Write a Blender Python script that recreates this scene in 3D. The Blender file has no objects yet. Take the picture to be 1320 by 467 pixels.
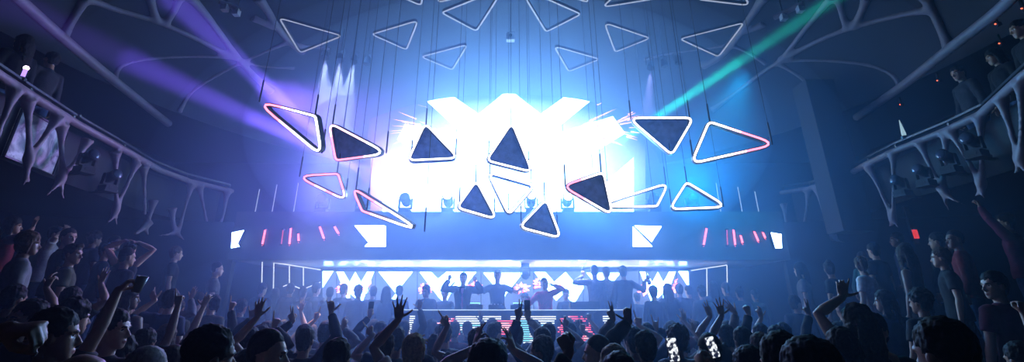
HAZE, BEAM, WASH, SOF, FILL = .004, 48.0, .8, .8, .03
FOG1, FOG2, FOG3, FOG4 = .10, .052, .005, .03
import bpy, bmesh, math, random
from mathutils import Vector, Matrix, noise
V = Vector
R = math.radians
random.seed(7)
SC = bpy.context.scene
COL = SC.collection

# ------------------------------------------------------------------ camera
FPX, CX, CY = 600.0, 655.0, 165.0
PITCH = math.atan(0.3833)
CAM = V((0, 0, 1.95))
cp, sp = math.cos(PITCH), math.sin(PITCH)
FW, UP = V((0, cp, sp)), V((0, -sp, cp))

def ray(px, py):
    return FW + V((1, 0, 0)) * ((px - CX) / FPX) + UP * ((CY - py) / FPX)

def at(px, py, y):
    d = ray(px, py)
    return CAM + d * (y / d.y)

def at_z(px, py, z):
    d = ray(px, py)
    return CAM + d * ((z - CAM.z) / d.z)

def proj(p):
    q = V(p) - CAM
    w = q.dot(FW)
    return (CX + FPX * q.x / w, CY - FPX * q.dot(UP) / w)

cam = bpy.data.cameras.new('camera')
cam.sensor_fit = 'HORIZONTAL'
cam.sensor_width = 36.0
cam.lens = FPX / 1320 * 36.0
cam.shift_x = (660 - CX) / 1320
cam.shift_y = (CY - 233.5) / 1320
cam.clip_start = 0.05
camo = bpy.data.objects.new('camera', cam)
COL.objects.link(camo)
camo.location = CAM
camo.rotation_euler = (R(90) + PITCH, 0, 0)
SC.camera = camo

SC.view_settings.view_transform = 'Standard'
SC.view_settings.look = 'None'
SC.view_settings.gamma = 1
SC.view_settings.exposure = 0
SC.view_settings.use_curve_mapping = False
cy = SC.cycles
cy.max_bounces = 4
cy.diffuse_bounces = 2
cy.glossy_bounces = 2
cy.transmission_bounces = 2
cy.volume_bounces = 1
cy.transparent_max_bounces = 4
cy.sample_clamp_direct = 12
cy.sample_clamp_indirect = 4
cy.use_denoising = True
cy.caustics_reflective = False
cy.caustics_refractive = False

# ------------------------------------------------------------------ materials
MATS = {}
def mat(name, col, rough=.6, metal=0, noise_amt=.12, scale=14, spec=.4):
    if name in MATS: return MATS[name]
    m = bpy.data.materials.new(name); m.use_nodes = True
    nt = m.node_tree; b = nt.nodes['Principled BSDF']
    b.inputs['Roughness'].default_value = rough
    b.inputs['Metallic'].default_value = metal
    b.inputs['Specular IOR Level'].default_value = spec
    n = nt.nodes.new('ShaderNodeTexNoise'); n.inputs['Scale'].default_value = scale
    n.inputs['Detail'].default_value = 4
    tc = nt.nodes.new('ShaderNodeTexCoord'); nt.links.new(tc.outputs['Object'], n.inputs['Vector'])
    r = nt.nodes.new('ShaderNodeValToRGB')
    lo = tuple(c * (1 - noise_amt) for c in col); hi = tuple(min(1, c * (1 + noise_amt)) for c in col)
    r.color_ramp.elements[0].color = (*lo, 1); r.color_ramp.elements[1].color = (*hi, 1)
    r.color_ramp.elements[0].position = .3; r.color_ramp.elements[1].position = .7
    nt.links.new(n.outputs['Fac'], r.inputs['Fac']); nt.links.new(r.outputs['Color'], b.inputs['Base Color'])
    MATS[name] = m
    return m

def emit(name, col, s, sampling='AUTO', base=(.02, .02, .02)):
    if name in MATS: return MATS[name]
    m = bpy.data.materials.new(name); m.use_nodes = True
    b = m.node_tree.nodes['Principled BSDF']
    b.inputs['Base Color'].default_value = (*base, 1)
    b.inputs['Roughness'].default_value = .4
    b.inputs['Emission Color'].default_value = (*col, 1)
    b.inputs['Emission Strength'].default_value = s
    try: m.cycles.emission_sampling = sampling
    except Exception: pass
    MATS[name] = m
    return m

# ------------------------------------------------------------------ mesh builder
class MB:
    def __init__(s): s.v = []; s.f = []; s.m = []
    def _add(s, vs, fs, mi=0):
        o = len(s.v); s.v += [tuple(p) for p in vs]
        for f in fs: s.f.append(tuple(i + o for i in f)); s.m.append(mi)
        return s
    def box(s, c, d, mi=0, M=None):
        c = V(c); vs = []
        for z in (-.5, .5):
            for x, y in ((-.5, -.5), (.5, -.5), (.5, .5), (-.5, .5)):
                p = V((x * d[0], y * d[1], z * d[2]))
                if M: p = M @ p
                vs.append(c + p)
        return s._add(vs, [(3, 2, 1, 0), (4, 5, 6, 7), (0, 1, 5, 4), (1, 2, 6, 5), (2, 3, 7, 6), (3, 0, 4, 7)], mi)
    def loft(s, rings, mi=0, closed=False, caps=True):
        n = len(rings[0]); vs = [p for r in rings for p in r]; fs = []
        m = len(rings)
        for i in range(m if closed else m - 1):
            a = i * n; b = ((i + 1) % m) * n
            for k in range(n):
                k2 = (k + 1) % n
                fs.append((a + k, a + k2, b + k2, b + k))
        if caps and not closed:
            fs.append(tuple(reversed(range(n)))); fs.append(tuple((m - 1) * n + k for k in range(n)))
        return s._add(vs, fs, mi)
    def tube(s, pts, rad, n=10, mi=0, caps=True, up=None, round_ends=False):
        pts = [V(p) for p in pts]
        if not hasattr(rad, '__len__'): rad = [rad] * len(pts)
        rad = list(rad)
        if round_ends:
            d0 = (pts[0] - pts[1]).normalized(); d1 = (pts[-1] - pts[-2]).normalized()
            r0, r1 = rad[0], rad[-1]
            r0 = r0[0] if hasattr(r0, '__len__') else r0; r1 = r1[0] if hasattr(r1, '__len__') else r1
            def sc(r, k): return tuple(q * k for q in r) if hasattr(r, '__len__') else r * k
            a = [(pts[0] + d0 * r0 * .97, sc(rad[0], .2)), (pts[0] + d0 * r0 * .7, sc(rad[0], .7))]
            b = [(pts[-1] + d1 * r1 * .7, sc(rad[-1], .7)), (pts[-1] + d1 * r1 * .97, sc(rad[-1], .2))]
            pts = [p for p, _ in a] + pts + [p for p, _ in b]
            rad = [r for _, r in a] + rad + [r for _, r in b]
        t0 = (pts[1] - pts[0]).normalized()
        u = V(up) if up else (V((0, 0, 1)) if abs(t0.z) < .9 else V((0, 1, 0)))
        u = (u - t0 * u.dot(t0)).normalized()
        rings = []
        for i, p in enumerate(pts):
            if i == 0: t = t0
            elif i == len(pts) - 1: t = (pts[i] - pts[i - 1]).normalized()
            else: t = ((pts[i + 1] - p).normalized() + (p - pts[i - 1]).normalized()).normalized()
            u = (u - t * u.dot(t)).normalized(); w = t.cross(u)
            r = rad[i]; ru, rw = r if hasattr(r, '__len__') else (r, r)
            rings.append([p + u * (ru * math.cos(2 * math.pi * k / n)) + w * (rw * math.sin(2 * math.pi * k / n)) for k in range(n)])
        return s.loft(rings, mi, caps=caps)
    def lathe(s, prof, c=(0, 0, 0), n=20, mi=0, axis=None):
        c = V(c); a = V(axis).normalized() if axis else V((0, 0, 1))
        u = a.orthogonal().normalized(); w = a.cross(u)
        rings = [[c + a * h + (u * math.cos(2 * math.pi * k / n) + w * math.sin(2 * math.pi * k / n)) * max(r, 1e-4) for k in range(n)] for r, h in prof]
        return s.loft(rings, mi)
    def ball(s, c, r, M=None, n=14, m=9, mi=0):
        rx, ry, rz = r if hasattr(r, '__len__') else (r, r, r); rings = []
        for j in range(m):
            t = math.pi * (j + .25) / (m - .5) if 0 < j < m - 1 else (math.pi * .03 if j == 0 else math.pi * .97)
            ring = []
            for k in range(n):
                a = 2 * math.pi * k / n
                p = V((rx * math.sin(t) * math.cos(a), ry * math.sin(t) * math.sin(a), -rz * math.cos(t)))
                if M: p = M @ p
                ring.append(V(c) + p)
            rings.append(ring)
        return s.loft(rings, mi)
    def prism(s, poly, off, mi=0):
        """poly: list of 3D points (planar); off: extrusion vector"""
        n = len(poly); off = V(off); vs = [V(p) for p in poly] + [V(p) + off for p in poly]
        fs = [tuple(reversed(range(n))), tuple(n + k for k in range(n))]
        for k in range(n):
            k2 = (k + 1) % n; fs.append((k, k2, n + k2, n + k))
        return s._add(vs, fs, mi)
    def mesh(s, name, mats=(), smooth=False):
        me = bpy.data.meshes.new(name)
        me.from_pydata(s.v, [], s.f); me.polygons.foreach_set('material_index', s.m)
        for m in mats: me.materials.append(m)
        bm = bmesh.new(); bm.from_mesh(me); bmesh.ops.recalc_face_normals(bm, faces=bm.faces); bm.to_mesh(me); bm.free()
        if smooth: me.polygons.foreach_set('use_smooth', [True] * len(me.polygons))
        me.update(); return me
    def build(s, name, mats, parent=None, smooth=False, loc=None, **tags):
        if not isinstance(mats, (list, tuple)): mats = [mats]
        return link(name, s.mesh(name, mats, smooth), parent, loc, **tags)

def link(name, me, parent=None, loc=None, **tags):
    o = bpy.data.objects.new(name, me); COL.objects.link(o)
    if parent: o.parent = parent
    if loc is not None: o.location = loc
    for k, v in tags.items(): o[k] = v
    return o

def thing(name, label, cat, loc=(0, 0, 0), rz=0, group=None):
    o = bpy.data.objects.new(name, None); COL.objects.link(o)
    o.location = loc; o.rotation_euler = (0, 0, rz); o['label'] = label; o['category'] = cat
    o.empty_display_size = .1
    if group: o['group'] = group
    return o

def fuse(mb, voxel, smooth=2, fac=.5):
    """one continuous surface from many overlapping closed volumes"""
    me = mb.mesh('tmp'); o = bpy.data.objects.new('tmp', me); COL.objects.link(o)
    md = o.modifiers.new('r', 'REMESH'); md.mode = 'VOXEL'; md.voxel_size = voxel
    if smooth:
        s = o.modifiers.new('s', 'SMOOTH'); s.factor = fac; s.iterations = smooth
    dg = bpy.context.evaluated_depsgraph_get()
    res = bpy.data.meshes.new_from_object(o.evaluated_get(dg))
    bpy.data.objects.remove(o); bpy.data.meshes.remove(me)
    res.polygons.foreach_set('use_smooth', [True] * len(res.polygons))
    return res

def copy_tree(o, parent=None):
    c = o.copy(); COL.objects.link(c)
    if parent: c.parent = parent
    for ch in [x for x in o.children]: copy_tree(ch, c)
    return c
# ------------------------------------------------------------------ world haze: real scattering, the whole room
w = bpy.data.worlds.new('world'); SC.world = w; w.use_nodes = True
wn = w.node_tree
wn.nodes['Background'].inputs['Color'].default_value = (0, 0, 0, 1)
wn.nodes['Background'].inputs['Strength'].default_value = 0
vs_ = wn.nodes.new('ShaderNodeVolumeScatter')
vs_.inputs['Color'].default_value = (.5, .7, 1, 1)  # blue of the lamps put into the haze colour
vs_.inputs['Density'].default_value = HAZE
vs_.inputs['Anisotropy'].default_value = .6
wn.links.new(vs_.outputs['Volume'], wn.nodes['World Output'].inputs['Volume'])

# ------------------------------------------------------------------ room shell
M_black = mat('matte_black', (.012, .012, .016), .7)
M_dark = mat('dark_wall', (.012, .012, .018), .75, scale=3)
M_ceil = mat('dome_plaster', (.016, .018, .028), .8, scale=2)
M_floor = mat('dark_floor', (.03, .03, .035), .35, scale=6)
M_rib = mat('pale_rib', (.17, .14, .17), .55, scale=5)
M_bone = mat('pale_bracing', (.22, .16, .18), .55, scale=5)
M_fascia = mat('fascia_panel', (.10, .11, .14), .6, scale=4)
M_soffit = mat('soffit_gloss', (.5, .5, .52), .25, scale=2)
M_metal = mat('dark_metal', (.05, .05, .06), .4, .8)
M_steel = mat('pale_steel', (.55, .57, .6), .35, .7)
M_wood = mat('tier_carpet', (.02, .02, .025), .9)

def struct(name, mb, m, smooth=False):
    return mb.build(name, m, None, smooth, kind='structure')

struct('floor', MB().box((0, 5.5, -.1), (22, 19, .2)), M_floor)
struct('wall_back', MB().box((0, 13.6, 5), (22, .3, 10)), M_dark)
struct('wall_left', MB().box((-10.2, 5.5, 5), (.3, 19, 10)), M_dark)
struct('wall_right', MB().box((10.2, 5.5, 5), (.3, 19, 10)), M_dark)
struct('wall_rear', MB().box((0, -3.6, 5), (22, .3, 10)), M_dark)

# dome: an ellipsoid shell over the dance floor, flat ceiling outside its rim
DC, DR, RIMZ = V((0, 6.2, 5.95)), (7.9, 8.9, 3.1), 5.95
def dome_hit(px, py):
    d = ray(px, py); o = CAM - DC
    S = V((1 / DR[0], 1 / DR[1], 1 / DR[2]))
    dd = V((d.x * S.x, d.y * S.y, d.z * S.z)); oo = V((o.x * S.x, o.y * S.y, o.z * S.z))
    a, b, c = dd.dot(dd), 2 * dd.dot(oo), oo.dot(oo) - 1
    q = b * b - 4 * a * c
    t = (-b + math.sqrt(max(q, 0))) / (2 * a)
    return CAM + d * t
def dome_z(x, y):
    q = 1 - ((x - DC.x) / DR[0]) ** 2 - ((y - DC.y) / DR[1]) ** 2
    return DC.z + DR[2] * math.sqrt(max(q, 0))
mb = MB(); rings = []
N = 72
for j in range(15):
    t = math.pi / 2 * j / 14.3
    rings.append([DC + V((DR[0] * math.cos(t) * math.cos(2 * math.pi * k / N), DR[1] * math.cos(t) * math.sin(2 * math.pi * k / N), DR[2] * math.sin(t))) for k in range(N)])
mb.loft(rings, caps=False)
mb._add(rings[-1], [tuple(range(N))])
# rim down-turn and the flat ring out to the walls
rect = []
for k in range(N):
    a = 2 * math.pi * k / N; c, s = math.cos(a), math.sin(a)
    k_ = min(10.6 / max(abs(c), 1e-6), 10.2 / max(abs(s), 1e-6))
    rect.append(V((c * k_, 5.2 + s * k_, RIMZ + .05)))
mb.loft([rect, rings[0]], caps=False)
struct('ceiling', mb, M_ceil, True)

# ------------------------------------------------------------------ dome ribs (organic, branching)
def rib_pts(pxs, fn): return [fn(*p) for p in pxs]
def smooth_path(pts, n=6):
    out = []
    for i in range(len(pts) - 1):
        p0 = pts[max(i - 1, 0)]; p1 = pts[i]; p2 = pts[i + 1]; p3 = pts[min(i + 2, len(pts) - 1)]
        for k in range(n):
            t = k / n
            out.append(.5 * ((2 * p1) + (p2 - p0) * t + (2 * p0 - 5 * p1 + 4 * p2 - p3) * t * t + (3 * p1 - p0 - 3 * p2 + p3) * t ** 3))
    out.append(pts[-1]); return out
def rib(mb, pxs, r, fn=dome_hit, flare=(1.7, 1.7), n=8):
    p = smooth_path(rib_pts(pxs, fn))
    L = [0]
    for a, b in zip(p, p[1:]): L.append(L[-1] + (b - a).length)
    rad = []
    for l in L:
        k = 1 + (flare[0] - 1) * math.exp(-l / .22) + (flare[1] - 1) * math.exp(-(L[-1] - l) / .22)
        rad.append(r * k)
    mb.tube(p, rad, n)

def rim_hit(px, py): return at_z(px, py, RIMZ - .05)
left_beam = [(-20, -40), (20, -5), (80, 48), (145, 102), (218, 160)]
right_beam = [(1103, 152), (1160, 113), (1225, 62), (1285, 15), (1330, -30)]
for nm, beam in (('trim_1', left_beam), ('trim_2', right_beam)):
    mb = MB(); rib(mb, beam, .085, rim_hit, (1, 1))
    me = fuse(mb, .03, 3); me.materials.append(M_rib); link(nm, me, kind='structure')
left_ribs = [
    ([(108, 0), (95, 22), (80, 48)], .06), ([(108, -4), (150, 12), (200, 27), (245, 46), (285, 66), (305, 74)], .06),
    ([(193, -4), (198, 14), (203, 28)], .055), ([(232, -4), (224, 14), (212, 31)], .055),
    ([(244, -6), (265, 18), (285, 45), (305, 72), (325, 95), (350, 118)], .075),
    ([(148, 102), (155, 86), (185, 77), (240, 73), (303, 74)], .04),
    ([(230, 145), (250, 116), (300, 86), (330, 72), (374, 53)], .045),
    ([(332, -4), (345, 14), (357, 34), (374, 54), (392, 66)], .085), ([(325, 22), (340, 29), (353, 34)], .06),
    ([(374, 54), (400, 60), (425, 62)], .04), ([(305, 74), (335, 85), (380, 88)], .035)]
right_ribs = [
    ([(1190, -8), (1202, 13), (1214, 38), (1225, 62)], .07), ([(1006, 77), (1060, 50), (1100, 35), (1165, 18), (1203, 12)], .06),
    ([(1080, -4), (1086, 18), (1093, 38)], .055), ([(1117, -4), (1110, 16), (1100, 36)], .06),
    ([(1006, 78), (1060, 78), (1115, 83), (1148, 95), (1162, 112)], .045), ([(1000, 80), (1030, 98), (1058, 126), (1075, 155)], .05),
    ([(1072, -4), (1040, 35), (1006, 77), (985, 92), (945, 122), (918, 142)], .06),
    ([(986, -6), (970, 18), (958, 36), (944, 56), (925, 75), (905, 84)], .085), ([(956, 40), (972, 36), (985, 30)], .06),
    ([(944, 56), (915, 62), (870, 68), (830, 76)], .04), ([(944, 58), (962, 66), (988, 82)], .045)]
for nm, rs in (('trim_3', left_ribs), ('trim_4', right_ribs)):
    mb = MB()
    for pxs, r in rs: rib(mb, pxs, r)
    me = fuse(mb, .035, 4); me.materials.append(M_rib); link(nm, me, kind='structure')

# ------------------------------------------------------------------ balconies with pale organic V bracing
RAILZ = 4.5
lrail = [at_z(x, y, RAILZ) for x, y in ((-70, 45), (0, 97), (45, 126), (100, 160), (165, 196), (205, 219), (245, 234), (300, 247))]
rrail = [at_z(x, y, RAILZ) for x, y in ((1390, 50), (1320, 97), (1263, 148), (1218, 169), (1150, 196), (1115, 213), (1085, 230), (1040, 244), (1005, 249))]
def wall_hit(path):
    def fn(px, py):
        d = ray(px, py); best = None
        for a, b in zip(path, path[1:]):
            ex, ey = b.x - a.x, b.y - a.y
            den = d.x * ey - d.y * ex
            if abs(den) < 1e-9: continue
            t = (a.x * ey - a.y * ex) / den
            u = (d.y * a.x - d.x * a.y) / -den if False else ((d.x * t - a.x) * ex + (d.y * t - a.y) * ey) / (ex * ex + ey * ey)
            if t > 0 and -1e-3 <= u <= 1.001 and (best is None or t < best): best = t
        if best is None: best = (path[-1].y if px > 0 else path[0].y) / d.y
        return CAM + d * best
    return fn
lw, rw_ = wall_hit(lrail), wall_hit(rrail)
LB = [[(36, 128), (37, 165), (37, 205), (31, 240)], [(75, 152), (56, 178), (37, 207), (37, 240)],
      [(80, 160), (79, 190), (79, 228), (58, 254)], [(113, 180), (96, 210), (79, 230), (82, 262)],
      [(20, 115), (10, 140), (-5, 180)],
      [(149, 196), (149, 230), (149, 272), (135, 291)], [(176, 210), (163, 240), (150, 268), (150, 291)],
      [(186, 214), (186, 240), (187, 278)], [(198, 258), (194, 275), (188, 292), (191, 305)], [(192, 286), (184, 295), (174, 302)],
      [(222, 268), (223, 285), (227, 299), (238, 310)], [(247, 238), (238, 270), (228, 298), (203, 304)],
      [(257, 240), (264, 275), (272, 308), (265, 321)], [(293, 248), (287, 280), (276, 308), (279, 321)]]
RB = [[(1042, 246), (1038, 280), (1030, 312), (1032, 324)], [(1010, 262), (1016, 300), (1028, 314), (1018, 318)],
      [(1053, 243), (1062, 275), (1073, 305), (1060, 321)], [(1077, 235), (1077, 270), (1075, 305), (1090, 313)],
      [(1120, 216), (1134, 245), (1150, 278), (1158, 294)], [(1151, 197), (1152, 240), (1151, 284), (1146, 292)],
      [(1186, 184), (1198, 212), (1213, 243), (1222, 272)], [(1219, 171), (1219, 205), (1217, 246), (1246, 266)],
      [(1225, 168), (1244, 200), (1264, 236), (1268, 258)], [(1263, 150), (1265, 195), (1265, 238), (1258, 254)],
      [(1290, 126), (1302, 165), (1314, 205), (1308, 226)], [(1316, 104), (1317, 160), (1317, 206), (1326, 226)]]
for nm, rail, B, fn in (('trim_5', lrail, LB, lw), ('trim_6', rrail, RB, rw_)):
    mb = MB()
    for pxs in B:
        p3 = smooth_path([fn(*p) for p in pxs], 6); L = [0]
        for a, b in zip(p3, p3[1:]): L.append(L[-1] + (b - a).length)
        rad = []
        node = L[(len(pxs) - 2) * 6] if len(pxs) == 4 else None
        for l in L:
            k = .033 + .072 * math.exp(-l / .13)
            if node is not None: k += .04 * math.exp(-abs(l - node) / .12)
            if node is not None and l > node: k *= max(.45, 1 - .55 * (l - node) / max(.05, L[-1] - node))
            rad.append(k)
        mb.tube(p3, rad, 8)
    mb.tube(rail, .062, 8)
    me = fuse(mb, .03, 3); me.materials.append(M_bone); link(nm, me, kind='structure')
# balcony decks and the dark fronts set back behind the bracing, glass upstands above the rail
for sgn, rail, nms in ((-1, lrail, ('slab_left', 'balustrade_left', 'trim_7')), (1, rrail, ('slab_right', 'balustrade_right', 'trim_8'))):
    rp = [V((p.x, p.y, 0)) for p in rail]
    if sgn < 0: rp = rp[:-1] + [V((rail[-1].x, rail[-1].y, 0))]
    outer = [V((sgn * 10.05, rp[-1].y, 0)), V((sgn * 10.05, rp[0].y, 0))]
    inset = [p + V((sgn * .28, 0, 0)) for p in rp]
    poly = [p + V((0, 0, 3.72)) for p in inset + outer]
    struct(nms[0], MB().prism(poly, (0, 0, .25)), M_dark)
    mb = MB()
    for a, b in zip(inset, inset[1:]):
        o = V((sgn * .06, 0, 0))
        mb.prism([a + V((0, 0, 3.72)), b + V((0, 0, 3.72)), b + V((0, 0, RAILZ - .02)), a + V((0, 0, RAILZ - .02))], o)
    struct('wall_' + ('balcony_left' if sgn < 0 else 'balcony_right'), mb, M_dark)
    mb = MB(); mb.tube([p + V((0, 0, RAILZ + .16)) for p in [V((q.x + sgn * .1, q.y, 0)) for q in rp]], .03, 6)
    for q in rp: mb.box((q.x + sgn * .1, q.y, RAILZ + .08), (.03, .03, .17))
    struct(nms[2], mb, M_metal)

# side tiers, stage deck
struct('floor_tier_left', MB().box((-7.6, 4.6, .5), (4.6, 12, 1.0)), M_wood)
struct('floor_tier_right', MB().box((7.6, 4.6, .5), (4.6, 12, 1.0)), M_wood)
STG = .72
struct('floor_stage', MB().box((0, 11.75, STG / 2), (15, 3.4, STG)), M_wood)

# ------------------------------------------------------------------ fascia, soffit, wall behind the stage
YF = 10.3
zt, zb = at(655, 273, YF).z, at(655, 335, YF).z
xl, xr = at(300, 300, YF).x, at(1012, 300, YF).x
struct('wall_fascia', MB().box(((xl + xr) / 2, YF + .2, (zt + zb) / 2), (xr - xl, .4, zt - zb)), M_fascia)
YB = 12.4
zs = at(655, 347, YB).z
# soffit rises slightly toward the front
mb = MB()
x0, x1 = xl, xr
mb._add([(x0, YF + .38, zb), (x1, YF + .38, zb), (x1, YB + .2, zs + .03), (x0, YB + .2, zs + .03),
         (x0, YF + .38, zb + .1), (x1, YF + .38, zb + .1), (x1, YB + .2, zs + .13), (x0, YB + .2, zs + .13)],
        [(0, 1, 2, 3), (7, 6, 5, 4), (0, 4, 5, 1), (1, 5, 6, 2), (2, 6, 7, 3), (3, 7, 4, 0)])
struct('ceiling_soffit', mb, M_soffit)
struct('ceiling_deck', MB().box((0, (YF + .4 + 13.4) / 2, zt - .06), (xr - xl, 13.4 - YF - .4, .1)), M_dark)
# angled side walls between fascia and balconies
for sgn, xx, nm in ((-1, xl, 'wall_stage_left'), (1, xr, 'wall_stage_right')):
    a, b = V((xx, YF + .2, 0)), V((sgn * 10.0, 9.6, 0))
    struct(nm, MB().prism([V((a.x, a.y, 0)), V((b.x, b.y, 0)), V((b.x, b.y, 3.7)), V((a.x, a.y, 3.7))], (0, .15, 0)), M_dark)
# dark square column hung at the right of the stage
p0, p1 = at(1074, 160, 9.2), at(1126, 298, 9.2)
struct('column_right', MB().box(((at(1100, 298, 9.2).x + at(1128, 298, 9.2).x) / 2 - .12, 9.4, (p1.z + 6.6) / 2), (.62, .5, 6.6 - p1.z)), M_black)
# fog banks: dense round the stage, thin toward the room's edges
def fog(c, r, dens, g, label, col=(.30, .52, 1, 1)):  # scatter colour carries the blue of the stage lamps
    m = bpy.data.materials.new('stage_fog'); m.use_nodes = True; nt = m.node_tree
    nt.nodes.remove(nt.nodes['Principled BSDF'])
    v = nt.nodes.new('ShaderNodeVolumeScatter'); v.inputs['Color'].default_value = col; v.inputs['Density'].default_value = dens; v.inputs['Anisotropy'].default_value = g
    nt.links.new(v.outputs['Volume'], nt.nodes['Material Output'].inputs['Volume'])
    MB().ball((0, 0, 0), r, n=48, m=28).build('fog', m, None, True, c, kind='stuff', label=label, category='haze')
fog((0, 10.6, 5.9), (6.2, 3.4, 3.3), FOG1, .5, 'thickest white blue haze right before the LED wall')
fog((0, 10.0, 4.3), (7.3, 4.6, 4.6), FOG2 * .6, .5, 'blue haze filling the room around the stage and fascia')
fog((0, 9.8, 4.2), (9.2, 6.0, 5.4), FOG2 * .36, .5, 'wider blue haze around all the hanging triangles')
fog((0, 9.0, 4.0), (11, 7.2, 6.2), FOG3, .5, 'thin blue haze spreading over the dance floor')
fog((0, 9.3, 1.7), (6.6, 2.7, 1.9), FOG4, .4, 'low blue haze over the far crowd and the booth')
# ------------------------------------------------------------------ LED content colours
E_W = emit('led_white', (.20, .46, 1), 22, 'FRONT')
E_W2 = emit('led_white_soft', (.26, .50, 1), 10, 'FRONT')
E_BG = emit('led_pale_blue', (.22, .48, 1), 2.0, 'FRONT')
E_CY = emit('led_cyan', (.25, .75, .9), 1.6, 'NONE')
E_RED = emit('led_red', (1, .10, .16), 1.7, 'NONE')
E_PK = emit('led_pink', (1, .42, .42), 2.2, 'NONE')
E_OR = emit('led_orange', (1, .45, .3), 2.5, 'NONE')
E_SR = emit('screen_red', (1, .10, .12), 9, 'NONE')
E_SP = emit('screen_pink', (1, .34, .30), 9, 'NONE')
E_SC = emit('screen_cyan', (.16, .62, .8), 5, 'NONE')
E_ST = emit('led_stripe_white', (.85, .93, 1), 1.7, 'NONE')
E_DIM = emit('led_dim_blue', (.10, .16, .36), .8, 'NONE')
E_SCR = emit('led_screen_blue', (.16, .24, .52), .8, 'NONE')

def flat(mb, pxs, Y, mi=0, th=.006, lift=0):
    """a lit shape on a screen that stands at depth Y"""
    pts = [at(x, y, Y - lift) for x, y in pxs]
    mb.prism(pts, (0, th, 0), mi)

rnd = random.Random(11)
def burst(mb, cx, cy, r, Y, mis, n=26, lift=.012):
    for k in range(n):
        a = rnd.uniform(0, 2 * math.pi); d0 = r * rnd.uniform(.1, .55); l = r * rnd.uniform(.15, .6); wd = rnd.uniform(.5, 1.6) * r / 14
        ca, sa = math.cos(a), math.sin(a)
        q = [(d0, -wd), (d0 + l * .4, -wd * 1.4), (d0 + l, 0), (d0 + l * .35, wd)]
        flat(mb, [(cx + u * ca - v * sa, cy + (u * sa + v * ca) * .75) for u, v in q], Y, rnd.choice(mis), .003, lift + .001 * (k % 5))

# ------------------------------------------------------------------ big upper LED wall
YL = 12.9
scr = thing('led_wall', 'huge LED wall above the stage showing a blinding white zigzag logo', 'screen', at(655, 262, YL))
def kid(mb, nm, ms, par, smooth=False, **k):
    """mesh built in world space, parented keeping its place"""
    o = mb.build(nm, ms, par, smooth, **k)
    o.matrix_parent_inverse = Matrix.Translation(-par.location) if abs(par.rotation_euler.z) < 1e-6 else par.matrix_basis.inverted()
    return o
mb = MB(); a, b = at(478, 135, YL), at(832, 272, YL)
mb.box(((a.x + b.x) / 2, YL + .08, (at(655, 100, YL).z + zt) / 2), (b.x - a.x, .12, at(655, 100, YL).z - zt))
kid(mb, 'cabinet_frame', M_black, scr)
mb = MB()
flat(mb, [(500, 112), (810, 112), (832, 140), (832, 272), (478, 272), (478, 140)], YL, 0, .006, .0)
# glare round the logo, painted into the screen emission as a radial fade
E_GLARE = emit('led_glare', (.45, .66, 1), 1, 'FRONT'); nt = E_GLARE.node_tree; b_ = nt.nodes['Principled BSDF']
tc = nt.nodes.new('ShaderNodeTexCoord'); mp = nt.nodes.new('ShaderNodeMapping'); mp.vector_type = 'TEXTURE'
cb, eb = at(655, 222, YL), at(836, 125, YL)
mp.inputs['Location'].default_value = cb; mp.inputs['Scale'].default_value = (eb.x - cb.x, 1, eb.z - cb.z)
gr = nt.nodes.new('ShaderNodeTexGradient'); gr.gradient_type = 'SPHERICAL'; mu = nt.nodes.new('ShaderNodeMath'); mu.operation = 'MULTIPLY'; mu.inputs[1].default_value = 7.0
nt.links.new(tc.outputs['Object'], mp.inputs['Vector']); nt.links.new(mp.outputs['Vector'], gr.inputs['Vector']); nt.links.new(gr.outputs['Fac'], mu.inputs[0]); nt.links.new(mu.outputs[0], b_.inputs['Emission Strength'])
kid(mb, 'screen_face', E_GLARE, scr)
mb = MB()
flat(mb, [(553, 103), (617, 147), (638, 162), (617, 186), (600, 176), (541, 122)], YL, 0, .006, .02)
flat(mb, [(656, 115), (697, 147), (716, 170), (716, 275), (596, 275), (596, 170), (617, 147)], YL, 0, .006, .03)
flat(mb, [(758, 103), (771, 122), (712, 170), (694, 182), (676, 162), (697, 147)], YL, 0, .006, .02)
kid(mb, 'upper_logo', E_W, scr)
mb = MB()
flat(mb, [(493, 206), (545, 247), (597, 206), (597, 273), (493, 273)], YL, 0, .006, .024)
flat(mb, [(817, 203), (817, 273), (716, 273), (716, 215), (765, 248)], YL, 0, .006, .024)
flat(mb, [(716, 172), (790, 150), (806, 172), (760, 200), (716, 215)], YL, 0, .006, .022)
flat(mb, [(596, 172), (522, 160), (512, 180), (552, 205), (596, 215)], YL, 0, .006, .022)
kid(mb, 'lower_logo', E_W2, scr)
mb = MB()
for cx, cy_, s_ in ((740, 165, 1), (775, 165, 1), (565, 165, -1)):
    for k in range(16):
        a = rnd.uniform(-.5, .35) if s_ > 0 else math.pi + rnd.uniform(-.4, .4); d0 = rnd.uniform(12, 40); l = rnd.uniform(8, 34); wd = rnd.uniform(.4, 1.1)
        ca, sa = math.cos(a), math.sin(a)
        flat(mb, [(cx + u * ca - v * sa, cy_ + u * sa + v * ca) for u, v in ((d0, -wd), (d0 + l, 0), (d0, wd))], YL, 0, .003, .045 + .001 * k)
for x, y, dx, dy in ((706, 92, 4, -6), (680, 100, 3, -22), (648, 100, -1, -6), (672, 108, 2, -14), (580, 105, -8, -10), (588, 118, -8, -6), (550, 138, -12, -3), (770, 135, 9, -4), (690, 112, 2, -8), (778, 148, 10, 3)):
    flat(mb, [(x - .7, y), (x + dx, y + dy), (x + .9, y + .6)], YL, 0, .003, .06)
kid(mb, 'sparks', E_OR, scr)

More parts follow.
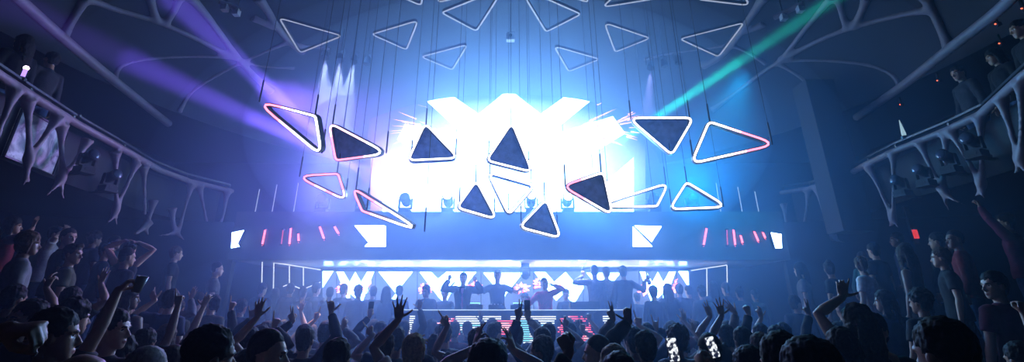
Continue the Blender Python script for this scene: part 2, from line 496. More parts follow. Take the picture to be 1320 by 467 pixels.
# ------------------------------------------------------------------ lower LED screens behind the booth
YS = 12.25
def led_screen(x0, x1, whites, bursts, label, ytop=349.5, ybot=400):
    t = thing('led_screen', label, 'screen', at((x0 + x1) / 2, ybot, YS), 0, 'lower LED screens behind the booth')
    a, b = at(x0, ytop, YS), at(x1, ybot, YS)
    mb = MB().box(((a.x + b.x) / 2, YS + .05, (a.z + STG) / 2), (b.x - a.x - .01, .08, a.z - STG)); kid(mb, 'cabinet', M_black, t)
    mb = MB(); flat(mb, [(x0 + .6, ytop + .6), (x1 - .6, ytop + .6), (x1 - .6, ybot), (x0 + .6, ybot)], YS, 0, .004, .0); kid(mb, 'screen_face', E_SCR, t)
    mb = MB()
    for p in whites: flat(mb, p, YS, 0, .004, .01)
    kid(mb, 'logo', E_W, t)
    if bursts:
        mb = MB()
        for cx, cy_, r, kind in bursts: burst(mb, cx, cy_, r, YS, kind)
        kid(mb, 'starburst', [E_SR, E_SP, E_SC, E_W2], t)
    return t
def wshape(cx, hw, yt=350.5, yb=396, s=.36):
    """wide W: two down strokes, centre peak"""
    k = hw
    return [[(cx - k, yt), (cx - k + k * s, yt), (cx - k * .28, yt + 15), (cx - k * .3, yb - 10), (cx - k * .36, yb - 6)],
            [(cx + k, yt), (cx + k - k * s, yt), (cx + k * .28, yt + 15), (cx + k * .3, yb - 10), (cx + k * .36, yb - 6)],
            [(cx, yt + .4), (cx + k * .34, yt + 15), (cx + k * .36, yt + 26), (cx, yt + 34), (cx - k * .36, yt + 26), (cx - k * .34, yt + 15)]]
def vshape(cx, hw, yt=350.5, yb=378): return [[(cx - hw, yt), (cx + hw, yt), (cx, yb)], [(cx, yb + 1), (cx + 5, yb + 8), (cx, yb + 16), (cx - 5, yb + 8)]]
led_screen(415, 434, [[(416, 350), (429.5, 350), (416, 371)]], [], 'narrow LED screen at left end, half a white triangle on it')
led_screen(434, 484, wshape(458, 24), [(444, 372, 13, (0, 1)), (460, 372, 15, (2, 2, 0, 1)), (474, 372, 14, (0, 1, 2))], 'LED screen with white W and red starbursts, nearest the left end')
led_screen(484, 538, vshape(510, 22), [], 'LED screen with one white downward triangle, left of the booth')
led_screen(538, 620, [[(541, 351), (556, 351), (581, 378), (574, 392), (566, 384)], [(581, 368), (597, 350.5), (576, 350.5), (562, 362), (572, 374)], [(598, 351), (614, 351), (590, 380), (581, 372)], [(575, 351), (589, 351), (603, 365), (596, 374)]], [(548, 373, 12, (0, 1)), (572, 375, 14, (2, 2, 3)), (612, 370, 13, (0, 1))], 'wide LED screen with white zigzag behind the person in the jacket')
led_screen(620, 688, [[(623, 352), (674, 352), (652, 380), (650, 384)]], [(672, 372, 12, (0, 1))], 'LED screen with white triangle behind the person in black tee')
led_screen(688, 752, [[(689, 351), (703, 351), (727, 378), (717, 388)], [(714, 364), (729, 351), (742, 366), (752, 355), (752, 372), (740, 392), (726, 378)]], [(727, 369, 10, (0, 1)), (738, 378, 13, (2, 2, 3)), (694, 366, 10, (0, 1))], 'LED screen with white zigzag behind the person in red shirt')
led_screen(752, 824, [[(756, 352), (800, 352), (778, 378)]], [], 'LED screen hidden behind the three people with their backs turned')
led_screen(824, 872, wshape(848, 23), [(832, 372, 13, (0, 1)), (848, 368, 13, (2, 2, 0, 1)), (866, 368, 14, (0, 1))], 'LED screen with white W and red starbursts, right of the booth')
led_screen(872, 890, [[(874.5, 350), (887, 350), (888, 371)]], [], 'narrow LED screen at right end, half a white triangle on it')

# unused end points above the screens; an added area light brightens the soffit
tr = MB(); p, q = at(416, 348, YS - .1), at(890, 348, YS - .1)
# lit outline frames beside the screens (thin white rods of glass bays)
def rods(label, segs, Y0):
    t = thing('glass_bay', label, 'glass bay', at(segs[0][0][0], 395, Y0))
    for s_ in segs:
        mb = MB(); (ax, ay, aY), (bx, by, bY) = s_[0] + (s_[2],), s_[1] + (s_[3],)
        mb.tube([at(ax, ay, aY), at(bx, by, bY)], .011, 6); kid(mb, 'rod', E_ROD, t)
    return t
E_ROD = emit('rod_white', (.75, .85, 1), 1.1, 'NONE')
rods('thin white rod frame left of the lower LED screens', [((341, 337), (413, 348), 10.9, 12.1), ((338, 338), (337, 392), 10.8, 10.8), ((353, 339), (352, 392), 11.1, 11.1), ((373, 343), (373, 390), 11.4, 11.4), ((391, 345), (391, 390), 11.75, 11.75), ((365, 369.5), (373, 366.5), 11.3, 11.45), ((373, 366.5), (390, 373.5), 11.4, 11.75), ((390, 373.5), (413, 364), 11.75, 12.1)], 11.4)
rods('thin white rod frame right of the lower LED screens', [((891, 349), (937, 342), 12.1, 11.3), ((911, 346), (911.5, 392), 11.75, 11.75), ((937, 342), (938, 390), 11.3, 11.3)], 11.4)

# ------------------------------------------------------------------ fascia lamps and red neon tubes
E_BL = emit('blinder_white', (.34, .52, 1), 36, 'FRONT')
def fascia_lamp(polys, Y, label, s=1):
    cx = sum(p[0] for p in polys[0]) / len(polys[0]); cy_ = sum(p[1] for p in polys[0]) / len(polys[0])
    t = thing('triangle_lamp', label, 'lamp', at(cx, cy_, Y), 0, 'white lamps on the fascia')
    for pl in polys:
        pts = [at(x, y, Y) for x, y in pl]
        c = sum(pts, V()) / len(pts)
        mb = MB(); mb.prism([c + (p - c) * 1.04 + V((0, .012, 0)) for p in pts], (0, .1, 0)); kid(mb, 'housing', M_metal, t)
        mb = MB(); mb.prism(pts, (0, .02, 0)); kid(mb, 'diffuser', E_BL, t)
fascia_lamp([[(457, 291), (474.5, 312), (496, 291)], [(497, 291.5), (497, 318), (470, 318), (475, 313)]], YF - .11, 'pair of white triangle lamps on the fascia, left of the booth')
fascia_lamp([[(816, 292), (816, 318), (841, 318)], [(818, 291), (853, 292), (840, 312)]], YF - .11, 'pair of white triangle lamps on the fascia, right of the booth')
fascia_lamp([[(299, 300), (314, 297), (306, 314), (308, 318), (298, 320)]], YF - .13, 'single slanted white lamp at the far left end of the fascia')
fascia_lamp([[(994, 300), (1007, 302), (1008, 320), (1000, 320)]], YF - .13, 'single slanted white lamp at the far right end of the fascia')
E_TUBE = emit('neon_red', (1, .16, .24), 3.0, 'NONE')
E_TUBE2 = emit('neon_red_dim', (.8, .12, .25), .8, 'NONE')
tubes = [((342, 296), (338, 316), 1), ((365, 296), (362.5, 316), 0), ((375, 294), (373, 316), 1), ((384.5, 301), (385, 312), 1), ((412, 292), (418, 309), 1), ((431, 292), (437, 302.5), 1),
         ((911, 294), (907, 317), 1), ((937, 296), (938, 317), 0), ((945.5, 296), (948, 317), 1), ((954.5, 303), (957.5, 314.5), 1), ((972, 298), (978, 312), 1), ((983, 299), (987, 308), 1), ((872, 294), (864, 313), 2)]
ordn = ['first', 'second', 'third', 'fourth', 'fifth', 'sixth', 'seventh', 'eighth', 'ninth', 'tenth', 'eleventh', 'twelfth', 'thirteenth', 'fourteenth', 'fifteenth', 'sixteenth', 'seventeenth', 'eighteenth', 'nineteenth', 'twentieth']
for i, (a, b, k) in enumerate(tubes):
    if k == 2: continue
    side = 'left' if i < 6 else 'right'; n_ = i if i < 6 else i - 6
    lab = f'red neon tube on the fascia, {ordn[n_]} of six {side} of the white lamps' if side == 'right' else f'red neon tube on the fascia, {ordn[n_]} of six beside the left white lamps'
    t = thing('neon_tube', lab, 'neon tube', at((a[0] + b[0]) / 2, (a[1] + b[1]) / 2, YF), 0, 'red neon tubes on the fascia')
    mb = MB(); mb.tube([at(*a, YF - .05), at(*b, YF - .05)], .02 if k else .013, 8, round_ends=True); kid(mb, 'glass_tube', E_TUBE if k else E_TUBE2, t)
    for (x, y) in (a, b): q = at(x, y, YF - .035); mb = MB().box(q, (.05, .08, .03)); kid(mb, 'clip', M_metal, t)
# pale hanging light rods above the fascia ends
for i, (x, y0, y1, lab) in enumerate(((334.5, 244, 281, 'pale thin upright rod above the fascia, leftmost of three at left'), (357, 238, 281, 'pale thin upright rod above the fascia, middle of three at left'), (384.5, 236, 280, 'pale thin upright rod above the fascia, nearest the triangles at left'),
                              (923, 236, 278, 'pale thin upright rod above the fascia, nearest the triangles at right'), (951, 241, 281, 'pale thin upright rod above the fascia, middle of three at right'), (973, 247, 281, 'pale thin upright rod above the fascia, rightmost of three at right'))):
    p1 = at(x, y0, 10.9); p0 = V((p1.x, p1.y, zt))
    t = thing('light_rod', lab, 'rod', p0, 0, 'upright rods on the fascia')
    mb = MB(); mb.tube([p0, p1], .010, 6); kid(mb, 'rod', E_ROD2 if 'E_ROD2' in globals() else globals().setdefault('E_ROD2', emit('rod_dim', (.6, .75, 1), .5, 'NONE')), t)
    mb = MB().lathe([(.05, 0), (.05, .02), (.02, .04)], p0, 12); kid(mb, 'foot', M_metal, t)

# ------------------------------------------------------------------ moving heads
E_LENS = emit('lens_white', (.9, .95, 1), 4, 'NONE')
M_lens = mat('lens_dark', (.05, .06, .09), .1, .2)
def moving_head(loc, rz, tilt, label, s=1, lens=None, group='moving head lights on the fascia ledge', hang=False):
    """base, yoke arms and a barrel head with a lens; local -Y is its front"""
    t = thing('moving_head_light', label, 'stage light', loc, rz, group); t.scale = (s, s, -s if hang else s)
    MB().box((0, 0, .06), (.30, .30, .12)).box((0, -.152, .06), (.16, .01, .06)).build('base', M_black, t)
    mb = MB(); mb.lathe([(.08, 0), (.08, .03)], (0, 0, .12), 16)
    mb.box((0, 0, .16), (.36, .12, .035))
    for sx in (-1, 1):
        mb.loft([[V((sx * .165 + dx, dy * w_, z)) for dx, dy in ((-.018, -1), (.018, -1), (.018, 1), (-.018, 1))] for z, w_ in ((.15, .06), (.30, .05), (.40, .045), (.43, .03))])
    mb.build('yoke', M_black, t)
    h = Matrix.Rotation(tilt, 3, 'X')
    mb = MB(); mb.lathe([(.06, .20), (.115, .17), (.125, .05), (.125, -.08), (.135, -.10), (.14, -.19), (.12, -.20)], (0, 0, 0), 22, axis=(0, 1, 0))
    for k in range(4): mb.lathe([(.13, .01 + .03 * k), (.13, .02 + .03 * k)], (0, 0, 0), 22, axis=(0, 1, 0))
    mb.v = [tuple(h @ V(p) + V((0, 0, .38))) for p in mb.v]
    hd = mb.build('head', M_black, t, True)
    mb = MB(); mb.lathe([(.115, -.199), (.10, -.212), (.05, -.222), (.001, -.225)], (0, 0, 0), 22, axis=(0, 1, 0))
    mb.v = [tuple(h @ V(p) + V((0, 0, .38))) for p in mb.v]
    mb.build('lens', lens or M_lens, hd, True)
    return t
heads = [(415, .2, 'outermost on the left, behind the pink triangle frame', None), (467, .25, 'behind the long thin triangle frame', None), (522, .1, 'between the long thin frame and small dark triangle', None),
         (577, -.1, 'just left of the small dark triangle', E_LENS), (685, -.1, 'just left of the lowest triangle', E_LENS), (732, .05, 'just right of the lowest triangle', E_LENS),
         (843, .1, 'under the open slanted frame', None), (893, .1, 'behind the right open triangle on the fascia', None)]
for px, tl, d, ln in heads:
    p = at(px, 272, YF + .35); moving_head((p.x, p.y, zt), 0, R(-20) + tl, 'moving head light on the fascia ledge, ' + d, .86, ln)

# ------------------------------------------------------------------ DJ booth
YD = 9.25
bt = thing('dj_booth', 'long DJ booth with striped LED front and pale top edge', 'DJ booth', (0, YD, 0))
zd = 1.90
pl = [at_z(519, 0, zd)] # placeholder
def bx(px, Y): return at(px, 398, Y).x
plan = [(bx(519, 9.75), 9.75), (bx(560, YD), YD), (bx(765, YD), YD), (bx(806, 9.75), 9.75), (bx(806, 10.0), 10.0), (bx(519, 10.0), 10.0)]
ztop = at(660, 400, YD).z
mb = MB().prism([V((x, y, 0)) for x, y in plan], (0, 0, ztop - .05)); kid(mb, 'body', M_black2 if 'M_black2' in globals() else globals().setdefault('M_black2', mat('booth_blue_black', (.03, .05, .10), .4)), bt)
ctr = V((sum(p[0] for p in plan) / 6, sum(p[1] for p in plan) / 6, 0))
mb = MB().prism([V((x, y, ztop - .05)) + (V((x, y, 0)) - ctr).normalized() * .04 for x, y in plan], (0, 0, .05)); kid(mb, 'top', M_black2, bt)
mb = MB()
E_EDGE = emit('edge_line', (.6, .8, 1), .9, 'NONE')
ed = [V((x, y, ztop + .002)) + (V((x, y, 0)) - ctr).normalized() * .045 for x, y in plan[:4]]
mb.tube(ed, .008, 6); kid(mb, 'edge_strip', E_EDGE, bt)
# striped LED front: rows of light strips, coloured by a W pattern with bursts
sm = [MB(), MB(), MB(), MB()]
def front_y(x):
    for (xa, ya), (xb, yb) in zip(plan[:4], plan[1:4]):
        if xa <= x <= xb: return ya + (yb - ya) * (x - xa) / (xb - xa)
    return 10
def wpat(u, v):
    """u px in photo, v 0 top..1 bottom -> colour index or None"""
    yy = 408.5 + v * 47.5
    if math.hypot(u - 650, (yy - 421) * 1.2) < 15 and v > .06: return 2 if math.hypot(u - 650, (yy - 421) * 1.2) > 8 else 3
    for tx in (617, 687):
        if abs(u - tx) < 27 * (1 - v) ** .8 + 3:
            return 1 if (int(v * 17) % 3 == 1 and v > .1) or (tx == 687 and u < 682 and .1 < v < .7) else 0
    for cx, r_ in ((582, 24), (735, 30)):
        rr = math.hypot((u - cx) * (1 if (u < cx) == (cx < 650) else 1.35), (yy - 424) * 1.15)
        if rr < r_ * (.5 + .5 * rnd.random()): return 2 if rnd.random() < .75 else 3
    if u < 534 and v < .5 and u < 532 - v * 14: return 0
    if 777 < u < 797 and v < .42 and abs(u - 787) < 11 - v * 22: return 0
    return None
fy0, fy1, NR = 408.5, 456, 18
for r_ in range(NR):
    v = r_ / (NR - 1); py = fy0 + (fy1 - fy0) * v
    u = 524.0
    while u < 802:
        c = wpat(u + 1, v); e = u
        while e < 802 and wpat(e + 1, v) == c: e += 2
        e = max(e, u + 2)
        if c is not None:
            xa, xb = bx(u, YD), bx(e, YD); z = at(660, py, YD).z
            ya, yb = front_y(xa), front_y(xb)
            sm[c]._add([(xa, ya - .02, z - .0075), (xb, yb - .02, z - .0075), (xb, yb - .02, z + .0075), (xa, ya - .02, z + .0075), (xa, ya + .01, z - .0075), (xb, yb + .01, z - .0075), (xb, yb + .01, z + .0075), (xa, ya + .01, z + .0075)],
                       [(0, 1, 2, 3), (4, 7, 6, 5), (0, 3, 7, 4), (1, 5, 6, 2), (3, 2, 6, 7), (0, 4, 5, 1)])
        u = e
for q, nm, m_ in zip(sm, ('white_stripe_pattern', 'cyan_stripe_pattern', 'red_stripe_pattern', 'pink_stripe_pattern'), (E_ST, E_CY, E_RED, E_PK)):
    if q.v: kid(q, nm, m_, bt, label={'w': 'white light stripes', 'c': 'cyan light stripes', 'r': 'red light stripes', 'p': 'pink light stripes'}[nm[0]])
# DJ gear on the booth
def deck(px, label, mixer=False):
    p = at(px, 397, 9.72); t = thing('dj_mixer' if mixer else 'media_player', label, 'mixer' if mixer else 'player', (p.x, 9.68, ztop + .002))
    MB().box((0, 0, .045), (.30, .32, .09)).build('body', M_black, t)
    if mixer:
        mb = MB()
        for i in range(4):
            for j in range(3): mb.lathe([(.012, .09), (.010, .11)], (-.1 + .066 * i, .1 - .06 * j, 0), 8)
        mb.build('knob', M_steel, t)
    else:
        MB().lathe([(.10, .09), (.10, .105), (.09, .112)], (0, -.03, 0), 24).build('jog_wheel', M_steel, t)
        MB().box((0, .11, .11), (.2, .06, .02), M=Matrix.Rotation(R(25), 3, 'X')).build('display', E_CY, t)
deck(612, 'flat media player on the booth before the person in the jacket'); deck(640, 'black mixer on the booth before the person in black tee', True); deck(668, 'flat media player on the booth, right of the mixer')
# wedge monitor at the booth's right
p = at(756, 397, 10.25)
t = thing('wedge_monitor', 'dark wedge speaker on the stage before the three turned people', 'speaker', (p.x - .02, 10.3, STG)); 
MB().box((0, 0, .44), (.46, .4, .88)).build('stand_case', M_black, t)
mb = MB(); mb.prism([V((-.30, -.2, .88)), V((-.30, .25, .88)), V((-.30, .25, 1.30)), V((-.30, .02, 1.32))], (.6, 0, 0)); mb.build('cabinet', M_black, t)
mb = MB(); mb.prism([V((-.27, -.205, .92)), V((.27, -.205, .92)), V((.27, .005, 1.3)), V((-.27, .005, 1.3))], (0, -.012, .006)); mb.build('grille', M_metal, t)
# hanging spot fixture under the soffit, by the person in red
p = at(677, 347, 11.2)
moving_head((p.x, p.y, zb + (zs - zb) * (11.2 - YF - .38) / (YB - YF) - .005), 0, R(-15), 'black moving head hanging from the soffit between two LED screens', .62, None, None, True)
# ------------------------------------------------------------------ kinetic triangle frames
E_TW = emit('tri_white', (1, .97, .98), 4.2, 'NONE')
E_TP = emit('tri_pink', (1, .25, .38), 2.6, 'NONE')
E_TM = emit('tri_blush', (1, .62, .72), 3.2, 'NONE')
E_CT = emit('ceiling_tri_white', (.62, .72, 1), .5, 'NONE')
M_tri = mat('tri_housing', (.045, .045, .06), .45, .3)
M_pan = mat('tri_panel_dark_mirror', (.26, .38, 1), .5, 0, .35, 9)
M_cable = mat('cable_black', (.02, .02, .025), .6)
def rounded(pts, r, n=5):
    out = []
    for i in range(3):
        p, a, b = pts[i], pts[i - 1], pts[(i + 1) % 3]
        da, db = (a - p).normalized(), (b - p).normalized()
        ang = da.angle(db); t = min(r / math.tan(ang / 2), .42 * min((a - p).length, (b - p).length))
        s, e = p + da * t, p + db * t
        for k in range(n + 1):
            u = k / n; out.append(s * (1 - u) ** 2 + p * 2 * u * (1 - u) + e * u * u)
    return out
def loop_sweep(path, nrm, w, d0, d1, pad=0):
    """rectangular section swept round a closed planar path; returns rings"""
    n = len(path); rings = []
    for i, p in enumerate(path):
        t = (path[(i + 1) % n] - path[i - 1]).normalized(); o = t.cross(nrm).normalized()
        rings.append([p - o * w + nrm * d0, p + o * w + nrm * d0, p + o * w + nrm * d1, p - o * w + nrm * d1])
    return rings
def triangle(pxs, Ys, label, filled=False, pink=(), cat='hanging light', w=.026, depth=.085, emat=None, cable=True, group='hanging triangle lights'):
    pts = [at(x, y, Y) for (x, y), Y in zip(pxs, Ys)]
    return tri3(pts, label, filled, pink, cat, w, depth, emat, cable, group)
def tri3(pts, label, filled, pink, cat, w, depth, emat, cable, group, down=False):
    c = sum(pts, V()) / 3
    nrm = (pts[1] - pts[0]).cross(pts[2] - pts[0]).normalized()
    ref = V((0, 0, -1)) if down else (CAM - c)
    if nrm.dot(ref) < 0:
        pts = [pts[0], pts[2], pts[1]]; nrm = -nrm; pink = [{0: 0, 1: 2, 2: 1}[k] for k in pink]
    t = thing('triangle_light', label, cat, c, 0, group); strip = .8 if down else .52
    path = rounded(pts, .075)
    mb = MB(); mb.loop = None
    mb.loft(loop_sweep(path, nrm, w, -depth, 0), closed=True, caps=False); kid(mb, 'housing', M_tri, t)
    mb = MB(); rings = loop_sweep(path, nrm, w * strip, -.01, .012)
    n = len(path); fs = []
    perim = max((pts[i] - pts[i - 1]).length for i in range(3))
    # subdivide straight runs so colour can change along them
    fine = []
    for i in range(n):
        a, b = path[i], path[(i + 1) % n]; k = max(1, int((b - a).length / .06))
        for j in range(k): fine.append(a.lerp(b, j / k))
    rings = loop_sweep(fine, nrm, w * strip, -.01, .012); n = len(fine)
    mb.loft(rings, closed=True, caps=False)
    mb.m = []
    for i in range(n):
        d = min([(fine[i] - pts[k]).length / perim for k in pink], default=9)
        mi = 0 if d > .52 else (2 if d > .36 else 1)
        mb.m += [mi] * 4
    kid(mb, 'light_strip', [emat or E_TW, E_TP, E_TM], t)
    if filled:
        inner = []
        for i, p in enumerate(path):
            tt = (path[(i + 1) % len(path)] - path[i - 1]).normalized(); inner.append(p - tt.cross(nrm).normalized() * (w * .9))
        mb = MB().prism([p - nrm * .05 for p in inner], -nrm * .015); kid(mb, 'panel', M_pan, t)
    if cable:
        for p in pts:
            top = V((p.x, p.y, dome_z(p.x, p.y)))
            q = p + (c - p).normalized() * .05 - nrm * depth * .5
            q1 = V((q.x, q.y, q.z + .05)); q2 = V((q.x, q.y, q.z + .34))
            mb = MB().tube([q, q1, q2, V((q.x, q.y, q.z + .35)), V((q.x, q.y, dome_z(q.x, q.y)))], [.010, .012, .012, .0035, .0035], 6)
            kid(mb, 'hanging_cable', M_cable, t)
    return t
triangle([(328, 129), (407, 150), (415, 201)], (6.0, 5.8, 5.9), 'open triangle frame at upper left, pink at its left end, white at right', pink=[0])
triangle([(424, 158), (500, 198), (433, 207)], (6.6, 6.5, 6.7), 'dark filled triangle at left, white upper edges and pink underneath', True, [2])
triangle([(548, 159), (591, 204), (526, 207)], (7.4, 7.4, 7.3), 'dark filled triangle before the left arm of the big white logo', True)
triangle([(660, 158), (686, 222), (627, 207)], (7.4, 7.5, 7.3), 'dark filled triangle in the centre, peak pointing up, right under the logo peak', True)
triangle([(629, 222), (689, 239), (656, 277)], (8.2, 8.3, 8.2), 'open frame pointing down, directly under the central dark triangle', w=.036)
triangle([(614, 233), (641, 283), (589, 268)], (7.8, 7.9, 7.7), 'small dark filled triangle left of the open downward frame', True)
triangle([(704, 257), (723, 307), (669, 293)], (7.6, 7.7, 7.5), 'lowest dark triangle, its right edge pink, hanging before the fascia', True, [])
triangle([(778, 222), (790, 278), (725, 240)], (6.8, 6.9, 6.8), 'dark speckled triangle right of centre with pink on its left corner', True, [2])
triangle([(862, 236), (847, 266), (764, 267)], (8.4, 8.4, 8.5), 'open slanted frame partly behind the dark speckled triangle')
triangle([(810, 152), (894, 152), (866, 200)], (7.0, 6.9, 7.0), 'dark filled triangle with flat top edge at the right, point down', True)
triangle([(914, 157), (1002, 186), (891, 211)], (6.3, 6.2, 6.4), 'open triangle frame at far right, its right tip glowing red', pink=[1])
triangle([(885, 235), (938, 267), (863, 270)], (7.8, 7.7, 7.8), 'low open triangle frame at right, before the fascia edge')
triangle([(454, 242), (549, 301), (467, 272)], (6.9, 6.6, 6.9), 'long thin open frame slanting down before the left fascia lamp', pink=[0])
triangle([(381, 227), (436, 224), (447, 259)], (7.4, 7.4, 7.5), 'open frame at lower left glowing pink, under the big left frame', pink=[0, 1])

# frames raised flat against the ceiling
ZC = 7.5
def ctri(pxs, label, filled=False):
    tri3([at_z(x, y, ZC) for x, y in pxs], label, filled, (), 'ceiling light', .019, .06, E_CT, False, 'triangle lights raised to the ceiling', True)
ctri([(479, 44), (539, 26), (524, 64)], 'faint ceiling triangle left of the large central pair')
ctri([(543, 73), (603, 57), (583, 90)], 'faint ceiling triangle just above the left arm of the white logo')
ctri([(569, 16), (650, -16), (614, 40)], 'large faint ceiling triangle left of the centre cable')
ctri([(668, -18), (749, 18), (704, 41)], 'large faint ceiling triangle right of the centre cable')
ctri([(714, 59), (773, 76), (733, 92)], 'faint ceiling triangle just above the right arm of the white logo')
ctri([(779, 29), (838, 49), (793, 67)], 'faint ceiling triangle right of the large central pair')
ctri([(876, 50), (959, 29), (926, 73)], 'faint ceiling triangle under the pale rib at the right')
ctri([(360, 23), (441, 46), (387, 68)], 'faint ceiling triangle beside the pale rib at the left')
ctri([(495, -14), (548, -32), (543, 7)], 'ceiling triangle at top edge, just left of the pale filled one')
ctri([(557, 5), (612, -36), (640, -16)], 'pale ceiling triangle at top edge left of centre', True)
ctri([(765, 6), (690, -22), (720, -40)], 'pale ceiling triangle at top edge right of centre', True)
ctri([(776, 9), (858, -4), (820, -30)], 'ceiling triangle at top edge, right of the pale filled one')
ctri([(967, 7), (900, -1), (940, -34)], 'ceiling triangle at top right edge by the pale rib')
ctri([(330, -6), (372, -3), (350, -30)], 'ceiling triangle at top left edge by the pale rib')

# small square projector box and centre fittings on the ceiling
p = at(658, 48, 9.2)
t = thing('projector_box', 'small pale square box hanging near the top centre', 'fitting', p)
MB().box((0, 0, 0), (.19, .13, .19)).build('case', mat('case_white', (.8, .8, .82), .5), t); MB().lathe([(.035, 0), (.04, .03), (.03, .035)], (0, -.065, 0), 14, axis=(0, -1, 0)).build('lens', M_lens, t)
MB().tube([(0, 0, .09), (0, 0, dome_z(p.x, p.y) - p.z)], .012, 6).build('hanging_rod', M_metal, t)
p = at(658, 16, 8.6)
p.z = dome_z(p.x, p.y) - .04
t = thing('ceiling_downlight', 'small round downlight at the very top centre of the ceiling', 'ceiling light', p)
MB().lathe([(.10, .03), (.12, 0), (.09, -.02)], n=20).build('trim_ring', M_steel, t); MB().lathe([(.08, 0), (.08, -.01)], n=20).build('lamp', E_LENS, t)

# small spot lights hung at the dome's lower edge
E_SPL = emit('spot_lens_lilac', (.95, .85, 1), 14, 'NONE'); E_SPT = emit('spot_lens_teal', (.6, 1, .95), 7, 'NONE'); E_SPW = emit('spot_lens_grey', (.7, .85, 1), 1.2, 'NONE')
def par(px, py, Y, col, e, power, label, rot=(0, 0, 0), size=20):
    p = at(px, py, Y); t = thing('spotlight_can', label, 'spotlight', p, 0, 'small spotlights under the dome')
    M = Matrix.Rotation(rot[1], 3, 'Y') @ Matrix.Rotation(rot[0], 3, 'X')
    a = M @ V((0, 0, 1))
    MB().lathe([(.03, .22), (.075, .18), (.085, .02), (.09, 0), (.075, .0)], n=16, axis=a).build('can', M_black, t, True)
    MB().lathe([(.072, .012), (.03, .004), (.001, .002)], n=16, axis=a).build('lens', e, t, True)
    mb = MB(); top = dome_z(p.x, p.y) - p.z; mb.tube([a * .2, V((0, 0, .3)), V((0, 0, top))], .014, 6)
    for s_ in (-1, 1): mb.tube([V((s_ * .1, 0, .08)), V((s_ * .1, 0, .26)), V((0, 0, .3))], .01, 6)
    mb.build('bracket', M_metal, t)
    if power:
        l = bpy.data.lights.new('spot', 'SPOT'); l.energy = power; l.color = col; l.spot_size = R(size); l.spot_blend = .5; l.shadow_soft_size = .03
        o = bpy.data.objects.new('spot_beam', l); COL.objects.link(o); o.location = p - a * .03
        o.rotation_euler = a.to_track_quat('Z', 'Y').to_euler()
    return t
par(419, 75, 9.6, (.85, .72, 1), E_SPL, 2500, 'lilac spotlight under the dome, leftmost of the lit three', (R(-16), R(-14), 0))
par(438, 78, 9.8, (.85, .72, 1), E_SPL, 2200, 'lilac spotlight under the dome, middle of the lit three', (R(-16), R(-10), 0))
par(456, 80, 9.9, (.9, .8, 1), E_SPL, 2000, 'lilac spotlight under the dome, rightmost of the lit three', (R(-16), R(-4), 0))
par(473, 83, 10, (.9, .8, 1), E_SPW, 0, 'dim spotlight under the dome just right of the lit lilac three')
par(839, 88, 9.8, (.75, .5, 1), E_SPL, 900, 'small violet spotlight above the flat-topped triangle', (R(-16), R(14), 0), 14)
par(857, 86, 9.7, (.5, 1, .9), E_SPT, 0, 'small teal spotlight right of the violet one')
par(875, 82, 9.6, (.8, .9, 1), E_SPW, 0, 'dim round spotlight at the right end under the dome')
# truss bars with clamps near the top right and left
def bar(pa, pb, label):
    a, b = at_z(*pa, 7.0), at_z(*pb, 7.0); t = thing('truss_bar', label, 'truss bar', a)
    mb = MB().tube([a, b], .05, 8); kid(mb, 'pipe', M_rib, t)
    for u in (.3, .85):
        q = a.lerp(b, u); mb = MB().box(q - V((0, 0, .08)), (.1, .1, .12)); kid(mb, 'clamp', M_steel, t)
        mb = MB().tube([q, V((q.x, q.y, dome_z(q.x, q.y)))], .012, 6); kid(mb, 'hanger', M_metal, t)
bar((998, 23), (1036, 4), 'short pale pipe with clamps hanging at top right')
bar((283, 2), (310, 13), 'short pale pipe with clamps hanging at top left')

# ------------------------------------------------------------------ balcony dressing
for px, py, Y, r in ((123, 240, 6.6, -.5), (92, 224, 5.9, -.5)):
    pass
for px, py, Y, rail, lab in ((120, 246, 6.6, lw, 'moving head light on the left balcony front, farther of two'), (88, 222, 5.7, lw, 'moving head light on the left balcony front, by the pale picture'),
                       (1182, 252, 7.6, rw_, 'moving head light on the right balcony front, farthest of four'), (1213, 239, 6.9, rw_, 'moving head light on the right balcony front, second from far end'),
                       (1247, 222, 6.2, rw_, 'moving head light on the right balcony front, third from far end'), (1281, 202, 5.6, rw_, 'moving head light on the right balcony front, nearest the frame edge')):
    h = rail(px, py); sg = -1 if px < 600 else 1
    p = h - V((sg * .05, 0, 0)); p.x -= sg * .17
    mh = moving_head((p.x, p.y, p.z), R(-75) * sg, R(-15), lab, .62, None, 'moving head lights on the balcony fronts')
    MB().box((0, 0, -.02), (.34, .34, .04)).box((0, .3, -.02), (.1, .5, .04)).build('bracket', M_black, mh)
# pale picture panel behind the left bracing
a = lw(52, 150); b = lw(98, 205)
d = (b - a); d.z = 0; d.normalize(); nrm = V((d.y, -d.x, 0)); nrm = nrm if nrm.x > 0 else -nrm
m_pic = bpy.data.materials.new('picture_clouds'); m_pic.use_nodes = True
nt = m_pic.node_tree; n1 = nt.nodes.new('ShaderNodeTexNoise'); n1.inputs['Scale'].default_value = 4; n1.inputs['Detail'].default_value = 6; n1.inputs['Distortion'].default_value = 1.5
tc = nt.nodes.new('ShaderNodeTexCoord'); nt.links.new(tc.outputs['Object'], n1.inputs['Vector'])
rp_ = nt.nodes.new('ShaderNodeValToRGB'); rp_.color_ramp.elements[0].color = (.10, .13, .18, 1); rp_.color_ramp.elements[0].position = .4; rp_.color_ramp.elements[1].color = (.6, .66, .72, 1); rp_.color_ramp.elements[1].position = .65
nt.links.new(n1.outputs['Fac'], rp_.inputs['Fac']); nt.links.new(rp_.outputs['Color'], nt.nodes['Principled BSDF'].inputs['Base Color'])
nt.links.new(rp_.outputs['Color'], nt.nodes['Principled BSDF'].inputs['Emission Color']); nt.nodes['Principled BSDF'].inputs['Emission Strength'].default_value = .03
z0, z1 = 3.75, 4.42
a0 = V((a.x, a.y, 0)); b0 = V((b.x, b.y, 0)); sh = -nrm * .22
